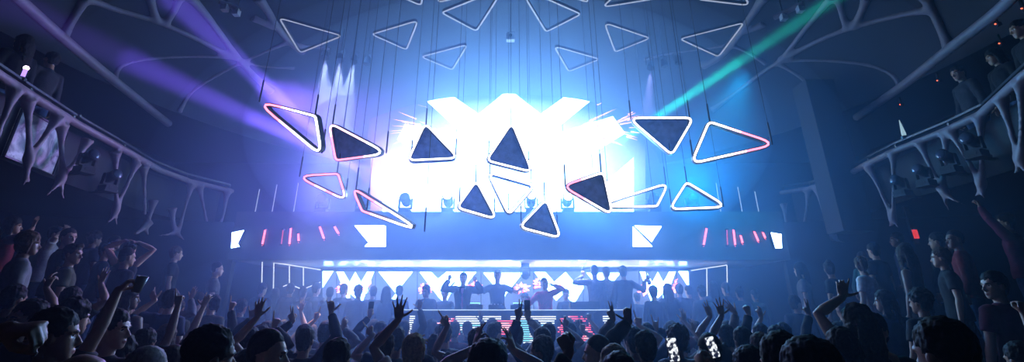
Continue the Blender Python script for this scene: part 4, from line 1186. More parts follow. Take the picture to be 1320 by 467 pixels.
nt.links.new(n1.outputs['Fac'], r1.inputs['Fac']); nt.links.new(r1.outputs['Color'], b_.inputs['Emission Color']); b_.inputs['Emission Strength'].default_value = 1.1; b_.inputs['Base Color'].default_value = (.01, .01, .01, 1)
E_PHONE.cycles.emission_sampling = 'NONE'
M_clear = mat('clear_plastic', (.7, .75, .8), .15); M_clear.node_tree.nodes['Principled BSDF'].inputs['Transmission Weight'].default_value = .7
M_glassb = mat('bottle_dark', (.03, .05, .05), .12); M_gold = mat('bottle_foil', (.5, .42, .25), .35, .6); M_lbl = mat('bottle_label', (.6, .6, .58), .6)
def bottle(loc, rx, ry, label, s=1):
    t = thing('bottle', label, 'bottle', loc); t.rotation_euler = (rx, ry, 0); t.scale = (s,) * 3
    MB().lathe([(.036, -.12), (.042, -.115), (.043, .02), (.036, .06), (.016, .10), (.014, .15), (.001, .151)], n=18).build('glass', M_glassb, t, True)
    MB().lathe([(.0165, .115), (.0165, .165), (.001, .167)], n=16).build('foil', M_gold, t, True)
    MB().lathe([(.0435, -.08), (.0435, 0)], n=18).build('paper_label', M_lbl, t, True); return t

# ------------------------------------------------------------------ on the stage
Z = lambda px, Y: at(px, 395, Y).x
PB1 = {'R': {'W': (.30, .14, 1.62), 'pole': (1, -.2, -.9), 'd': (-.05, .05, 1), 'n': (-.2, 1, 0), 'shape': 'point'}, 'L': {'W': (-.28, .14, 1.58), 'pole': (-1, -.2, -.9), 'd': (.05, .05, 1), 'n': (.2, 1, 0), 'shape': 'two'}, 'head': (4, 6, 0)}
add_person(PB1, Z(596, 10.4), 10.4, RIS, R(180), 'person in dark jacket and pink shirt behind the booth, both hands raised', hair=('short', 'black'), top=('jacket', 'navy'), shirt='pink', scale=.95, near=True, skin=0)
PB2 = {'R': {'W': (.36, .22, 1.30), 'pole': (.8, -.8, -.3), 'd': (.9, .5, .25), 'n': (0, 0, 1), 'shape': 'open'}, 'L': {'W': (-.42, .22, 1.33), 'pole': (-.8, -.8, -.3), 'd': (-.9, .4, .3), 'n': (0, 0, 1), 'shape': 'open'}, 'head': (0, -4, 0)}
add_person(PB2, Z(641, 10.8), 10.85, RIS, R(180), 'person in plain black tee behind the booth, arms held out low', hair=('quiff', 'black'), top=('tee', 'black'), scale=1.0, near=True, skin=0, legs='black')
PB3 = {'R': {'W': (.42, .30, 1.34), 'pole': (.5, -.4, -1), 'd': (.9, .2, .2), 'n': (0, .3, -1), 'shape': 'open'}, 'L': {'W': (-.20, .22, 1.60), 'pole': (-1, -.2, .0), 'd': (.8, .2, .4), 'n': (.2, .3, -1), 'shape': 'relax'}, 'head': (30, 4, 0)}
add_person(PB3, Z(703, 10.45), 10.45, RIS, R(178), 'person in bright red shirt behind the booth, one arm bent beside the head', hair=('fade', 'black'), top=('long', 'red'), scale=.89, near=True, skin=1)
PH = {'R': {'W': (.10, .12, 1.55), 'pole': (1, 0, -.6), 'd': (-.2, .0, 1), 'n': (-1, 0, 0), 'shape': 'relax'}, 'head': (-30, -12, 0)}
o = add_person({'head': (-25, -14, 0)}, Z(549, 10.5), 10.5, STG, R(175), 'person in dark top with headphones at the left end of the booth', hair=('short', 'black'), top=('long', 'charcoal'), scale=.93, near=True, skin=1)
def headphones(o, pose):
    M = head_M(pose); mb = MB(); z = lambda t: t * HH - .012
    arc = [V((.092 * math.cos(a), -.01, z(.5) + .13 * math.sin(a))) for a in [R(q) for q in range(0, 181, 15)]]
    mb.tube(arc, .009, 8)
    for s in (-1, 1): mb.lathe([(.034, -.012), (.038, 0), (.034, .014)], (s * .085, -.01, z(.48)), 16, axis=(1, 0, 0))
    h = link('headphones', mb.mesh('headphones', [M_metal], True), o); h.matrix_local = M
headphones(o, {'head': (-25, -14, 0)})
add_person({'head': (10, -10, 0)}, Z(573, 10.9), 10.9, STG, R(170), 'person in navy top half hidden between headphones wearer and jacket wearer', hair=('short', 'dark brown'), top=('long', 'navy'), scale=.90, skin=0)
add_person({'head': (20, -20, 0)}, Z(676, 11.6), 11.6, STG, R(190), 'person in pale top bending low, left of the red shirt wearer', hair=('short', 'black'), top=('tee', 'white'), scale=.86, skin=1)
add_person({'head': (-20, -10, 0)}, Z(730, 11.45), 11.45, STG, R(190), 'person in dark top low behind the booth, right of the red shirt wearer', hair=('short', 'black'), top=('long', 'charcoal'), scale=.90, skin=1)
PM1 = {'L': {'W': (-.22, .16, 1.56), 'pole': (-1, -.1, -.5), 'd': (.0, .1, 1), 'n': (.3, 1, 0), 'shape': 'hold', 'Wreal': (-.22, .16, 1.56)}, 'head': (-10, 0, 0)}
o1 = add_person(PM1, Z(769, 10.8), 10.8, RIS2, R(6), 'leftmost of three turned people on the stage, left hand raised with a bottle', hair=('crop', 'black'), top=('long', 'grey'), scale=1.0, near=True, skin=1)
bottle(held(o1, PM1['L']) + V((0, .02, .03)), 0, R(8), 'small dark bottle in the raised hand of the leftmost turned person', .8)
add_person({'head': (12, 0, 0)}, Z(785, 11.2), 11.25, RIS2, R(-4), 'middle of three turned people on the stage, in grey jacket', hair=('crop', 'black'), top=('jacket', 'grey'), scale=1.0, near=True, skin=2)
PM3 = {'R': {'W': (.48, .12, 1.46), 'pole': (.2, -.6, -1), 'd': (.9, .2, .3), 'n': (0, 1, .1), 'shape': 'hold', 'Wreal': (.48, .12, 1.46)}, 'head': (-8, 0, 0)}
o3 = add_person(PM3, Z(807, 10.8), 10.8, RIS2, R(-3), 'rightmost of three turned people on the stage, arm stretched out with a bottle', hair=('short', 'black'), top=('long', 'charcoal'), scale=.99, near=True, skin=1)
bottle(held(o3, PM3['R']) + V((.02, 0, .02)), 0, R(-12), 'dark bottle held out at arm\'s length by the rightmost turned person', 1.0)
stage_right = [(844, 10.2, 'curly', 'black', 'charcoal', .90, -8, 'curly haired head before the right white W screen, nearest the booth'), (863, 10.3, 'wavy', 'black', 'black', .94, 6, 'big dark wavy hair before the right white W screen'),
               (878, 10.5, 'short', 'black', 'navy', .95, -5, 'short haired head before the narrow right end screen'), (890, 10.25, 'crop', 'black', 'black', .94, 10, 'short haired head at the edge of the narrow right end screen'),
               (907, 10.4, 'curly', 'dark brown', 'charcoal', .91, 0, 'curly haired person just right of the narrow end screen'), (923, 10.3, 'long', 'black', 'navy', .97, -12, 'long haired person before the thin rod frame at right'),
               (939, 10.5, 'short', 'dark brown', 'black', .97, 14, 'tall short haired person at the outer upright of the right rod frame'), (956, 10.3, 'bun', 'black', 'black', .90, 0, 'person with hair bun right of the right rod frame'), (976, 10.5, 'short', 'black', 'charcoal', .88, 8, 'last dark figure on the stage deck toward the right wall'), (822, 11.8, 'short', 'black', 'black', .86, 0, 'low dark head between the turned people and the right W screen')]
for px, Y, hs, hc, tc_, s_, yaw, lab in stage_right:
    Y = clear(lambda q: (Z(px, q), q), Y, .46, (0, .2, .4, .6, .8, 1.0, 1.2))
    add_person({'head': (yaw, 0, 0)}, Z(px, Y), Y, STG, 0, lab, hair=(hs, hc), top=('long', tc_), scale=s_, skin=rnd.randrange(5))
stage_left = [(334, 10.5, 'short', 'black', 'navy', .95, 'first dark figure on the stage deck toward the left wall'), (352, 10.3, 'long', 'black', 'black', .90, 'long haired figure between the two outer uprights of left rod frame'), (371, 10.6, 'short', 'dark brown', 'charcoal', .95, 'short haired figure before the zigzag of the left rod frame'),
              (388, 10.3, 'bun', 'black', 'navy', .90, 'figure with hair bun under the lowest point of left rod frame'), (405, 10.6, 'short', 'black', 'grey', .96, 'short haired figure left of the narrow left end screen'), (423, 10.3, 'crop', 'black', 'black', .90, 'close cropped head before the narrow left end screen'),
              (441, 10.5, 'short', 'black', 'charcoal', .95, 'taller dark head before the left white W screen'), (460, 10.25, 'curly', 'black', 'navy', .91, 'curly haired head under the middle of the left white W screen'), (479, 10.6, 'short', 'dark brown', 'black', .92, 'dark head at right edge of the left white W screen'),
              (496, 10.3, 'long', 'dark brown', 'charcoal', .90, 'long haired head under the single white triangle screen'), (513, 10.7, 'short', 'black', 'navy', .93, 'short haired head between the triangle screen and the headphones wearer')]
for px, Y, hs, hc, tc_, s_, lab in stage_left:
    Y = clear(lambda q: (Z(px, q), q), Y, .46, (0, .2, .4, .6, .8, 1.0, 1.2))
    add_person({'head': (rnd.uniform(-25, 25), 0, 0)}, Z(px, Y), Y, STG, 0, lab, hair=(hs, hc), top=('long', tc_), scale=s_, skin=rnd.randrange(5))

# ------------------------------------------------------------------ hands in the air
def raise_(px, py, Y, side, shape, label, d=(0, .05, 1), n=(0, 1, 0), off=.24, top=('tee', 'black'), hair=('short', 'black'), pole=None, scale=.98, skin=0, yaw=0, near=None, back=.10, female=False, cap=None, other=None):
    """a dancer whose wrist is at that sight line and depth, body placed under it"""
    Y = clear(lambda q: (at(px, py, q).x - side * off, q - back), Y)
    W = at(px, py, Y); x, y = W.x - side * off, Y - back; z = floor_z(x, y)
    loc = V((x, y, z)); w_ = (W - loc) / scale
    A = {'W': tuple(w_), 'pole': pole or (side * 1.0, -.25, -.5), 'd': d, 'n': n, 'shape': shape}
    pose = {'R' if side > 0 else 'L': A, 'head': (yaw, 0, 0)}
    if other: pose['L' if side > 0 else 'R'] = other
    _, sg = A, side
    S, E, W2 = arm_joints(side, A); A['Wreal'] = tuple(W2)
    o = add_person(pose, x, y, z, 0, label, hair=hair, top=top, scale=scale, skin=skin, near=(Y < 6.5) if near is None else near, female=female, cap=cap)
    return o, A
raise_(513, 413, 4.0, -1, 'spread', 'person with bare arm straight up and five fingers spread, large, left of centre', off=.16, hair=('short', 'fair'), top=('tee', 'white'), skin=2)
raise_(427, 404, 5.4, 1, 'shaka', 'person in long black sleeve, fist up with thumb and little finger out, left', d=(-.15, 0, 1), n=(0, -1, 0), off=.2, top=('long', 'black'), skin=1)
raise_(541, 399, 7.6, 1, 'spread', 'far open hand with spread fingers against the booth left end', top=('long', 'charcoal'), off=.2, skin=0)
raise_(577, 421, 5.0, -1, 'point', 'person pointing up and left toward the booth, bare forearm slanting', d=(-.8, .1, .75), n=(.5, .8, .4), off=.30, pole=(-.6, -.2, -1), top=('tee', 'navy'), skin=0)
raise_(611, 450, 3.6, -1, 'ok', 'person making a ring of both raised hands, bottom centre', d=(.30, .1, 1), n=(.8, .5, 0), off=.15, top=('tee', 'charcoal'), hair=('short', 'black'), skin=1, scale=.97,
       other={'W': (.14, .22, 1.70), 'pole': (1, -.3, -.5), 'd': (-.45, .1, 1), 'n': (-.8, .5, 0), 'shape': 'ok'})
raise_(531, 452, 4.3, 1, 'loose', 'person with dark sleeve and drooping open hand, just right of the large spread hand', d=(.55, .3, .6), n=(.2, .6, -.8), off=.22, top=('long', 'navy'), skin=1)
raise_(354, 424, 5.2, 1, 'point', 'person with one finger straight up above the big profile head', top=('long', 'charcoal'), off=.18, skin=1)
raise_(377, 415, 5.8, -1, 'two', 'person with slanting two finger sign, dark sleeve, left of the fist', d=(-.4, .05, .9), off=.2, top=('long', 'black'), skin=0)
raise_(388, 403, 7.8, 1, 'open', 'far pale open hand below the left rod frame', off=.2, top=('tee', 'grey'), skin=3)
raise_(407, 412, 7.4, -1, 'point', 'far finger pointing up under the narrow left end screen', off=.2, top=('tee', 'navy'), skin=3)
raise_(443, 425, 6.6, 1, 'relax', 'far relaxed hand right of the black sleeved fist', off=.2, top=('long', 'grey'), skin=0)
o, A = raise_(476, 409, 7.2, -1, 'hold', 'person holding a dark phone up under the left white W', off=.2, top=('long', 'navy'), skin=0)
phone(held(o, A) + V((0, 0, .05)), 0, R(-8), 'dark phone held up far off under the left white W', lit=False)
raise_(480, 433, 5.4, -1, 'point', 'low hand pointing left, beside the dark heads left of centre', d=(-.8, .2, .6), n=(.5, .8, .5), off=.28, top=('tee', 'black'), skin=1)
raise_(331, 410, 5.0, -1, 'open', 'bare arm up with open hand left of the big profile head', off=.2, top=('tee', 'grey'), skin=3)
raise_(232, 388, 5.0, 1, 'point', 'bare arm up with one finger raised, left crowd, beside a smaller far hand', d=(-.15, 0, 1), off=.18, top=('tee', 'black'), skin=2)
raise_(246, 386, 7.4, 1, 'open', 'small far open hand right of the raised finger at left', d=(.15, 0, 1), off=.3, top=('long', 'grey'), skin=3)
raise_(265, 391, 5.8, 1, 'loose', 'bare slanting arm with bent hand and raised wrist, left crowd', d=(.1, .2, 1), off=.30, top=('tank', 'navy'), hair=('long', 'brown'), female=True, skin=3)
raise_(298, 400, 6.4, 1, 'point', 'dark sleeved arm with finger up below the far left white lamp', off=.18, top=('long', 'black'), skin=3)
raise_(324, 411, 5.1, -1, 'horns', 'dark sleeved arm making a horns sign, left crowd', off=.2, d=(-.1, 0, 1), top=('long', 'charcoal'), skin=2)
raise_(199, 388, 6.3, -1, 'loose', 'small hand reaching up and left near the plastic cup', d=(-.5, 0, .8), off=.28, top=('tee', 'navy'), skin=3)
o, A = raise_(156, 368, 3.5, 1, 'hold', 'person lifting a clear plastic cup, thick bare forearm slanting up, left', d=(.5, .2, .75), n=(.55, .3, -.6), off=.26, pole=(.3, -.3, -1), top=('tee', 'charcoal'), hair=('short', 'black'), skin=1, scale=1.03)
p = held(o, A)
t = thing('plastic_cup', 'clear plastic cup held up in a fist at the left', 'cup', p + V((.035, 0, -.05))); t.rotation_euler = (0, R(12), 0)
MB().lathe([(.028, 0), (.038, .11), (.036, .11), (.027, .004)], n=20).build('cup_wall', M_clear, t, True); MB().lathe([(.037, .108), (.0395, .112), (.037, .116)], n=20).build('rim', M_clear, t, True); MB().lathe([(.027, .006), (.033, .065), (.001, .066)], n=18).build('drink', mat('drink_amber', (.4, .3, .15), .2), t, True)
raise_(130, 366, 5.6, 1, 'open', 'thin bare arm straight up left of the plastic cup', off=.2, top=('tee', 'black'), skin=1)
raise_(60, 372, 5.0, 1, 'relax', 'thin bare arm straight up near the left frame edge', off=.2, top=('tee', 'black'), skin=1)
raise_(4, 428, 1.55, -1, 'fist', 'huge dark fist at the lower left frame edge', d=(.75, .1, .1), n=(0, .4, -1), off=.02, pole=(-1, -.4, -.6), top=('tee', 'black'), skin=1, scale=1.04, back=.25)
o, A = raise_(681, 412, 6.0, 1, 'hold', 'white sleeved arm holding a phone up before the booth centre', off=.15, top=('long', 'white'), skin=3)
phone(held(o, A) + V((-.01, -.02, .06)), 0, R(-6), 'phone held up in a white sleeved arm before the booth centre', lit=False)
raise_(668, 411, 5.2, -1, 'two', 'dark curved sleeve with two fingers up before the booth centre', off=.24, pole=(-.3, .2, -1), top=('long', 'navy'), skin=1)
raise_(733, 456, 2.7, -1, 'fist', 'person with big clenched fist at bottom, right of centre', d=(-.35, .1, .9), n=(.5, .8, 0), off=.24, pole=(-.5, 0, -1), top=('long', 'black'), skin=1, scale=.97)
raise_(729, 423, 6.4, 1, 'relax', 'half closed hand before the red starburst of the booth front', off=.22, d=(.2, .2, .9), top=('tee', 'navy'), skin=2)
raise_(752, 428, 7.0, 1, 'point', 'small far finger right of the booth front starburst', off=.2, top=('tee', 'grey'), skin=1)
raise_(790, 413, 5.2, -1, 'two', 'grey sleeve with two fingers up left of the thumb and finger sign', off=.18, d=(-.25, 0, 1), top=('long', 'grey'), skin=1)
raise_(811, 416, 4.5, -1, 'shaka', 'person in thick black sleeve, thumb and little finger spread wide, right of booth', off=.10, n=(0, -1, 0), d=(-.1, 0, 1), top=('jacket', 'black'), skin=2)
raise_(824, 421, 6.0, 1, 'point', 'bare arm with one finger up, right of the thick black sleeve', off=.15, top=('tee', 'charcoal'), skin=3)
raise_(846, 425, 5.5, 1, 'horns', 'dark sleeve making a horns sign right of the booth', off=.15, n=(0, 1, 0), top=('long', 'navy'), skin=1)
raise_(915, 409, 5.9, -1, 'ok', 'bare arm with ring sign, left of the open hand at right', off=.12, d=(-.1, 0, 1), top=('tee', 'charcoal'), skin=1)
raise_(930, 408, 5.3, -1, 'spread', 'bare arm up with five spread fingers, right half of the crowd', off=.14, top=('tee', 'black'), skin=2)
raise_(948, 405, 5.9, -1, 'open', 'pale sleeve with open hand tilted left, beside the spread hand at right', d=(-.55, .1, .8), off=.22, top=('long', 'grey'), skin=3)
raise_(965, 406, 6.0, -1, 'fist', 'dark sleeve with fist up, second right of the spread hand', off=.22, d=(-.1, 0, 1), top=('long', 'black'), skin=2)
raise_(981, 411, 6.3, -1, 'relax', 'bare arm with bent hand, third right of the spread hand', off=.2, top=('tee', 'navy'), skin=1)
raise_(1043, 407, 6.0, -1, 'two', 'thin dark hand with two fingers up below the far right white lamp', off=.2, d=(-.15, 0, 1), top=('long', 'black'), skin=2)
raise_(1085, 384, 4.3, -1, 'loose', 'person with long bent bare arm and open hand high at right', d=(.35, .1, .9), n=(.3, .9, -.2), off=.02, pole=(-1, -.1, -.35), top=('tank', 'black'), hair=('wavy', 'dark brown'), female=True, skin=0, scale=1.10)
raise_(1309, 374, 4.0, 1, 'fist', 'person with raised arm and pale cuff at the right frame edge', d=(.2, 0, 1), off=.25, top=('tee', 'white'), skin=1, scale=.95)
# phones filming
def filmer(px, py, Y, label, plabel, roll, hair, top):
    Y = clear(lambda q: (at(px, py, q).x + .3, q - .42), Y)
    P = at(px, py, Y); y = Y - .42; x = P.x; z = floor_z(x, y); s_ = .97
    l = (P - V((x, y, z))) / s_
    pose = {'R': {'W': (.055, l.y - .09, l.z - .10), 'pole': (.7, -.3, -1), 'd': (-.25, .45, .8), 'n': (-.9, 0, -.2), 'shape': 'hold'}, 'L': {'W': (-.055, l.y - .09, l.z - .10), 'pole': (-.7, -.3, -1), 'd': (.25, .45, .8), 'n': (.9, 0, -.2), 'shape': 'hold'}, 'head': (0, 0, 0)}
    add_person(pose, x + .30, y, z, R(22), label, hair=hair, top=top, scale=s_, near=True, skin=1)
    phone(P, 0, R(-4), plabel, roll)
filmer(867, 451, 3.4, 'person holding a bright phone up to film, bottom right of centre', 'bright phone screen filming the stage, left one of two', R(-4), ('short', 'black'), ('long', 'black'))
filmer(918, 448, 3.75, 'person holding a tilted phone up to film, right of the other phone', 'tilted phone screen filming the stage, right one of two', R(-14), ('short', 'dark brown'), ('tee', 'charcoal'))
# hand to the mouth, facing left
x, y = at(1121, 400, 4.4).x, 4.4
add_person({'R': {'W': (.055, .22, 1.46), 'pole': (.6, .3, -1), 'd': (-.15, -.1, 1), 'n': (-.3, -1, 0), 'shape': 'fist'}, 'head': (0, -4, 0)}, x, y, floor_z(x, y), R(125), 'person facing back with a hand held to the mouth, under the bent bare arm', hair=('short', 'black'), top=('tee', 'black'), scale=1.06, near=True, skin=3)
# big near heads
def head_at(px, pytop, Y, label, yaw=0, hair=('short', 'black'), top=('tee', 'black'), skin=1, rz=0, s_lim=(.86, 1.12), female=False, cap=None):
    Y = clear(lambda q: (at(px, pytop, q).x, q), Y)
    p = at(px, pytop, Y); z = floor_z(p.x, Y); s_ = max(s_lim[0], min(s_lim[1], (p.z - z) / 1.785))
    add_person({'head': (yaw, 0, 0)}, p.x, Y, z, R(rz), label, hair=hair, top=top, scale=s_, skin=skin, near=True, female=female, cap=cap)
head_at(350, 426, 3.0, 'big head in profile facing right, lower left of centre', -78, ('fade', 'dark brown'), ('tee', 'charcoal'), 3)
head_at(152, 399, 3.9, 'head in profile facing right below the plastic cup', -80, ('short', 'black'), ('tee', 'charcoal'), 3)
head_at(278, 421, 2.75, 'big dark head at lower left with lit right cheek', -40, ('short', 'black'), ('tee', 'grey'), 0)
head_at(196, 447, 2.45, 'close cropped head at the bottom edge, left', -20, ('crop', 'grey'), ('tee', 'black'), 0)
head_at(113, 450, 2.3, 'bald head in profile at the bottom left', -75, ('bald', 'black'), ('tee', 'black'), 1)
head_at(105, 374, 4.6, 'tall dark head with thick hair near the left edge', -30, ('curly', 'black'), ('long', 'black'), 1)
head_at(80, 398, 3.4, 'dark head with lit right cheek near the left edge, below the thick hair', -55, ('short', 'black'), ('tee', 'black'), 1)
head_at(42, 384, 4.2, 'face turned toward camera at left edge, below the thin raised arm', 160, ('short', 'black'), ('tee', 'black'), 1, 0)
head_at(437, 437, 3.3, 'large dark round head below the black sleeved fist', 5, ('short', 'black'), ('tee', 'navy'), 1)
head_at(1205, 411, 2.2, 'very large dark head at the lower right', 10, ('short', 'black'), ('tee', 'black'), 2)
head_at(1002, 429, 3.0, 'dark round head at lower right, left of the person with wavy hair', 0, ('short', 'black'), ('tee', 'black'), 1)
head_at(1083, 424, 3.1, 'person with dark hair and pale blue collar looking down at lower right', -30, ('bob', 'dark brown'), ('long', 'pale blue'), 3, female=True)
head_at(1035, 436, 2.8, 'dark head at the bottom right between two other dark heads', 25, ('short', 'black'), ('tee', 'charcoal'), 1)
head_at(768, 433, 4.2, 'square dark head in profile facing left before the booth right end', 70, ('fade', 'black'), ('tee', 'navy'), 0)
head_at(790, 446, 3.6, 'pale haired head at the bottom right of centre', 10, ('bob', 'fair'), ('tee', 'charcoal'), 3, female=True)
head_at(912, 430, 4.3, 'head in backward cap, right half of crowd', 5, ('crop', 'black'), ('tee', 'charcoal'), 1, cap=('charcoal', True))
head_at(870, 421, 5.0, 'thick haired head behind the bright phone', 40, ('curly', 'dark brown'), ('tee', 'grey'), 1)
head_at(560, 433, 4.6, 'person with hair bun below the pointing arm', 0, ('bun', 'dark brown'), ('tank', 'charcoal'), 1, female=True)
head_at(1182, 374, 5.6, 'thick dark curly head at right, tall', 20, ('curly', 'black'), ('tee', 'black'), 2)
head_at(1276, 350, 5.2, 'face in profile facing left near the right edge', 85, ('short', 'black'), ('tee', 'maroon'), 0)
# raised figures at the sides
def side_fig(px, pytop, Y, pose, rz, label, **k):
    Y = clear(lambda q: (at(px, pytop, q).x, q), Y)
    p = at(px, pytop, Y); z = floor_z(p.x, Y); s_ = max(.88, min(1.12, (p.z - z) / 1.785)); add_person(pose, p.x, Y, z, R(rz), label, scale=s_, near=True, **k)
side_fig(1111, 325, 9.0, {'R': {'W': (.16, .24, .95), 'pole': (1, -1, 0), 'd': (-.3, .6, -.6), 'n': (-1, 0, 0), 'shape': 'relax'}, 'head': (0, -16, 0)}, 115, 'person standing tall in dark jacket at right, head bowed, above the crowd', hair=('fade', 'black'), top=('jacket', 'teal'), legs='denim', skin=3)
side_fig(75, 292, 8.0, {'R': {'W': (.20, .16, 1.72), 'pole': (1, .2, 0), 'd': (-.7, -.1, .5), 'n': (-.3, -.3, -1), 'shape': 'open'}, 'head': (0, 0, 0)}, -60, 'person in white tee on the left tier, one hand on the head', hair=('short', 'black'), top=('tee', 'white'), skin=3)
side_fig(170, 312, 7.4, {'R': {'W': (.10, .02, 1.78), 'pole': (1, .1, .1), 'd': (-.8, 0, .1), 'n': (0, 0, -1), 'shape': 'relax'}, 'L': {'W': (-.10, .0, 1.80), 'pole': (-1, .1, .1), 'd': (.8, 0, .1), 'n': (0, 0, -1), 'shape': 'relax'}, 'head': (0, 0, 0)}, 20, 'dancer with both arms folded over the head on the left tier', hair=('short', 'black'), top=('tank', 'black'), skin=3, female=True)
side_fig(140, 314, 7.8, {'L': {'W': (-.18, .22, 1.42), 'pole': (-1, -.3, -.6), 'd': (.3, .1, 1), 'n': (.4, .8, 0), 'shape': 'relax'}, 'head': (-20, 0, 0)}, -40, 'dark dressed person just left of the dancer with folded arms', hair=('short', 'black'), top=('long', 'navy'), skin=1)
side_fig(20, 280, 7.0, {'R': {'W': (.24, .18, 1.62), 'pole': (1, -.2, -.5), 'd': (0, 0, 1), 'n': (-.3, 1, 0), 'shape': 'open'}, 'head': (-20, 0, 0)}, -30, 'dark red topped person on the left tier at the frame edge', hair=('long', 'black'), top=('tee', 'dark red'), skin=1, female=True)
side_fig(1205, 300, 7.6, {'head': (15, 0, 0)}, 20, 'dark figure with thin lit edge on the right tier, under the bracing foot', hair=('short', 'black'), top=('long', 'black'), skin=1)
side_fig(1293, 276, 7.2, {'L': {'W': (-.1, .2, 1.92), 'pole': (-1, -.2, -.3), 'd': (0, 0, 1), 'n': (0, 1, 0), 'shape': 'hold'}, 'head': (20, 0, 0)}, 25, 'maroon striped person with arm straight up on the right tier', hair=('short', 'black'), top=('long', 'maroon'), skin=1)
side_fig(1222, 318, 8.2, {'head': (30, 0, 0)}, 40, 'brown topped figure on the right tier, right of the thin lit edge', hair=('wavy', 'brown'), top=('tee', 'brown'), skin=1, female=True)
# people at the balcony rails
for px, Y, rail, sg, lab, hs in ((8, 5.3, lw, -1, 'dim person at the left balcony rail, at the frame edge', 'short'), (72, 6.0, lw, -1, 'dim person at the left balcony rail above the video panel', 'long'), (112, 6.5, lw, -1, 'dim person at left balcony rail, by the farther violet stick', 'short'),
                             (1296, 5.8, rw_, 1, 'dim person high at the right balcony rail near the edge', 'short'), (1252, 6.6, rw_, 1, 'dim person at the right balcony rail, second from the edge', 'long'), (1200, 7.4, rw_, 1, 'dim person at the right balcony rail by the pale sparkler', 'short')):
    h = rail(px, 130 if sg < 0 else 160); x = h.x + sg * .78
    add_person({'head': (rnd.uniform(-20, 20), -8, 0)}, x, h.y, 3.97, R(-80 * sg if sg < 0 else 80), lab, hair=(hs, 'black'), top=('long', rnd.choice(['black', 'charcoal', 'navy'])), scale=rnd.uniform(.94, 1.0), skin=rnd.randrange(3))

# ------------------------------------------------------------------ the rest of the crowd, row by row
rg = random.Random(23)
NS = len(PEOPLE)
GEN = []
ROWS = [2.55, 3.2, 3.85, 4.5, 5.15, 5.8, 6.45, 7.1, 7.75, 8.4]
def sil(x, y, z, s):
    """silhouette test shapes in the picture: head ellipse and shoulder block"""
    hx, hy = proj((x, y, z + 1.655 * s)); k = 642 / y
    return (hx, hy, .098 * k * s, .135 * k * s, hx, proj((x, y, z + 1.45 * s))[1], .225 * k * s)
for i, y0 in enumerate(ROWS):
    lim = 1.04 * y0 + .1; step = .60
    x = -min(lim, 5.25) + rg.uniform(0, .3)
    while x < min(lim, 5.25):
        gx, gy = x + rg.uniform(-.09, .09), y0 + rg.uniform(-.16, .16); x += step * rg.uniform(.9, 1.15)
        if abs(abs(gx) - 4.15) < .2 or gy > 8.75 and abs(gx) < 2.6: continue
        if any((gx - p[0]) ** 2 + (gy - p[1]) ** 2 < .5 ** 2 for p in PEOPLE + GEN): continue
        GEN.append((gx, gy, floor_z(gx, gy), rg.uniform(.905, 1.0) + (.03 if y0 < 3 else 0), i))
for sg in (-1, 1):
    for r_, (xa, n_) in enumerate(((5.52, 6), (6.3, 7), (7.3, 7))):
        for k in range(n_):
            gx, gy = sg * (xa + rg.uniform(-.08, .12)), 5.4 + .72 * k + rg.uniform(-.1, .1)
            if any((gx - p[0]) ** 2 + (gy - p[1]) ** 2 < .5 ** 2 for p in PEOPLE + GEN): continue
            if not -10 < proj((gx, gy, floor_z(gx, gy) + 1.6))[0] < 1330 or gy > 9.6: continue
            GEN.append((gx, gy, floor_z(gx, gy), rg.uniform(.92, 1.0), 'L' if sg < 0 else 'R'))
allp = [(p[0], p[1], p[2], p[3]) for p in PEOPLE] + [g[:4] for g in GEN]
sils = [(p[1], sil(*p)) for p in allp]
def seen(x, y, z, s):
    hx, hy, rx, ry = sil(x, y, z, s)[:4]; vis = 0
    for a in range(-3, 4):
        for b in range(-3, 4):
            u, v = a / 3.2, b / 3.2
            if u * u + v * v > 1: continue
            qx, qy = hx + u * rx, hy + v * ry
            if not (0 < qx < 1320 and 0 < qy < 466): continue
            ok = True
            for yy, (ax, ay, arx, ary, sx, sy, sw) in sils:
                if yy < y - .05 and (((qx - ax) / arx) ** 2 + ((qy - ay) / ary) ** 2 < 1 or (qy > sy and abs(qx - sx) < sw)): ok = False; break
            vis += ok
    return vis
GEN = [g for g in GEN if seen(*g[:4]) >= 5]
HS = ['short', 'short', 'short', 'crop', 'fade', 'quiff', 'curly', 'long', 'wavy', 'bob', 'bun', 'ponytail', 'short']
HN = {'short': 'short', 'crop': 'close-cropped', 'fade': 'faded', 'quiff': 'swept-up', 'curly': 'curly', 'long': 'long straight', 'wavy': 'long wavy', 'bob': 'bobbed', 'bun': 'bun of', 'ponytail': 'ponytailed'}
POSES = [{'head': (a, 0, 0)} for a in (0, 12, -14, 28, -30, 60, -62)]
UPS = [{'R': {'W': (.26, .14, 1.78), 'pole': (1, -.2, -.5), 'd': (0, .05, 1), 'n': (0, 1, 0), 'shape': sh}, 'head': (hd, 0, 0)} for sh, hd in (('open', 0), ('fist', 10))] + [{'L': {'W': (-.24, .16, 1.74), 'pole': (-1, -.2, -.5), 'd': (0, .05, 1), 'n': (0, 1, 0), 'shape': sh}, 'head': (hd, 0, 0)} for sh, hd in (('point', 0), ('spread', -8))]
cnt = {}
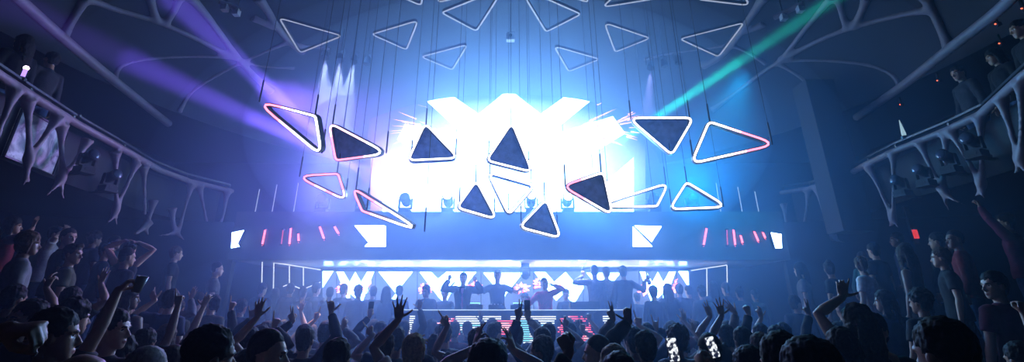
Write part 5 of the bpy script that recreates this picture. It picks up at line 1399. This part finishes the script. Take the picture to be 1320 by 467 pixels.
order = sorted(range(len(GEN)), key=lambda i: (str(GEN[i][4]), GEN[i][0]))
rown = ['first', 'second', 'third', 'fourth', 'fifth', 'sixth', 'seventh', 'eighth', 'ninth', 'tenth']
ordn += ['twenty-first', 'twenty-second', 'twenty-third']
rowtot = {}
for g in GEN: rowtot[g[4]] = rowtot.get(g[4], 0) + 1
for i in order:
    gx, gy, gz, gs, row = GEN[i]; k = cnt.get(row, 0); cnt[row] = k + 1
    hs = rg.choice(HS); hc = rg.choice(['black', 'black', 'black', 'dark brown', 'dark brown', 'brown']); fem = hs in ('long', 'wavy', 'bob', 'bun', 'ponytail')
    ts = rg.choice(['tee', 'tee', 'long'] + (['tank'] if fem else ['tee'])); tcn = rg.choice(['black', 'black', 'charcoal', 'navy', 'navy', 'grey', 'olive', 'dark red', 'white', 'teal'])
    up = row in (5, 6, 7, 8, 9) and rg.random() < .14
    pose = rg.choice(UPS) if up else rg.choice(POSES)
    tn = {'tee': 'tee', 'long': 'long-sleeved top', 'tank': 'tank top'}[ts]
    if row in ('L', 'R'): lab = f"{HN[hs]} {hc} hair, {tcn} {tn}, {ordn[k]} from left on the {'left' if row == 'L' else 'right'} tier"
    else: lab = f"{HN[hs]} {hc} hair, {tcn} {tn}, {ordn[k]} from left in {rown[row]} crowd row"
    if up: lab = f"one arm up, {HN[hs]} {hc} hair, {ordn[k]} from left in {rown[row]} crowd row"
    person(pose, V((gx, gy, gz)), R(rg.uniform(-14, 14)) if row not in ('L', 'R') else R((-1 if row == 'L' else 1) * rg.uniform(15, 60)), lab, hair=(hs, hc), top=(ts, tcn), legs=rg.choice(['denim', 'black', 'charcoal', 'navy']), skin=rg.randrange(5), scale=gs, female=fem, near=gy < 3.5, group='dancers packed on the floor' if row not in ('L', 'R') else 'guests on the side tiers')
print('PEOPLE', len(PEOPLE), 'GEN', len(GEN))
for o in bpy.data.objects:
    if o.parent is None and 'label' in o and not 4 <= len(o['label'].split()) <= 16: print('LONG', len(o['label'].split()), o['label'])
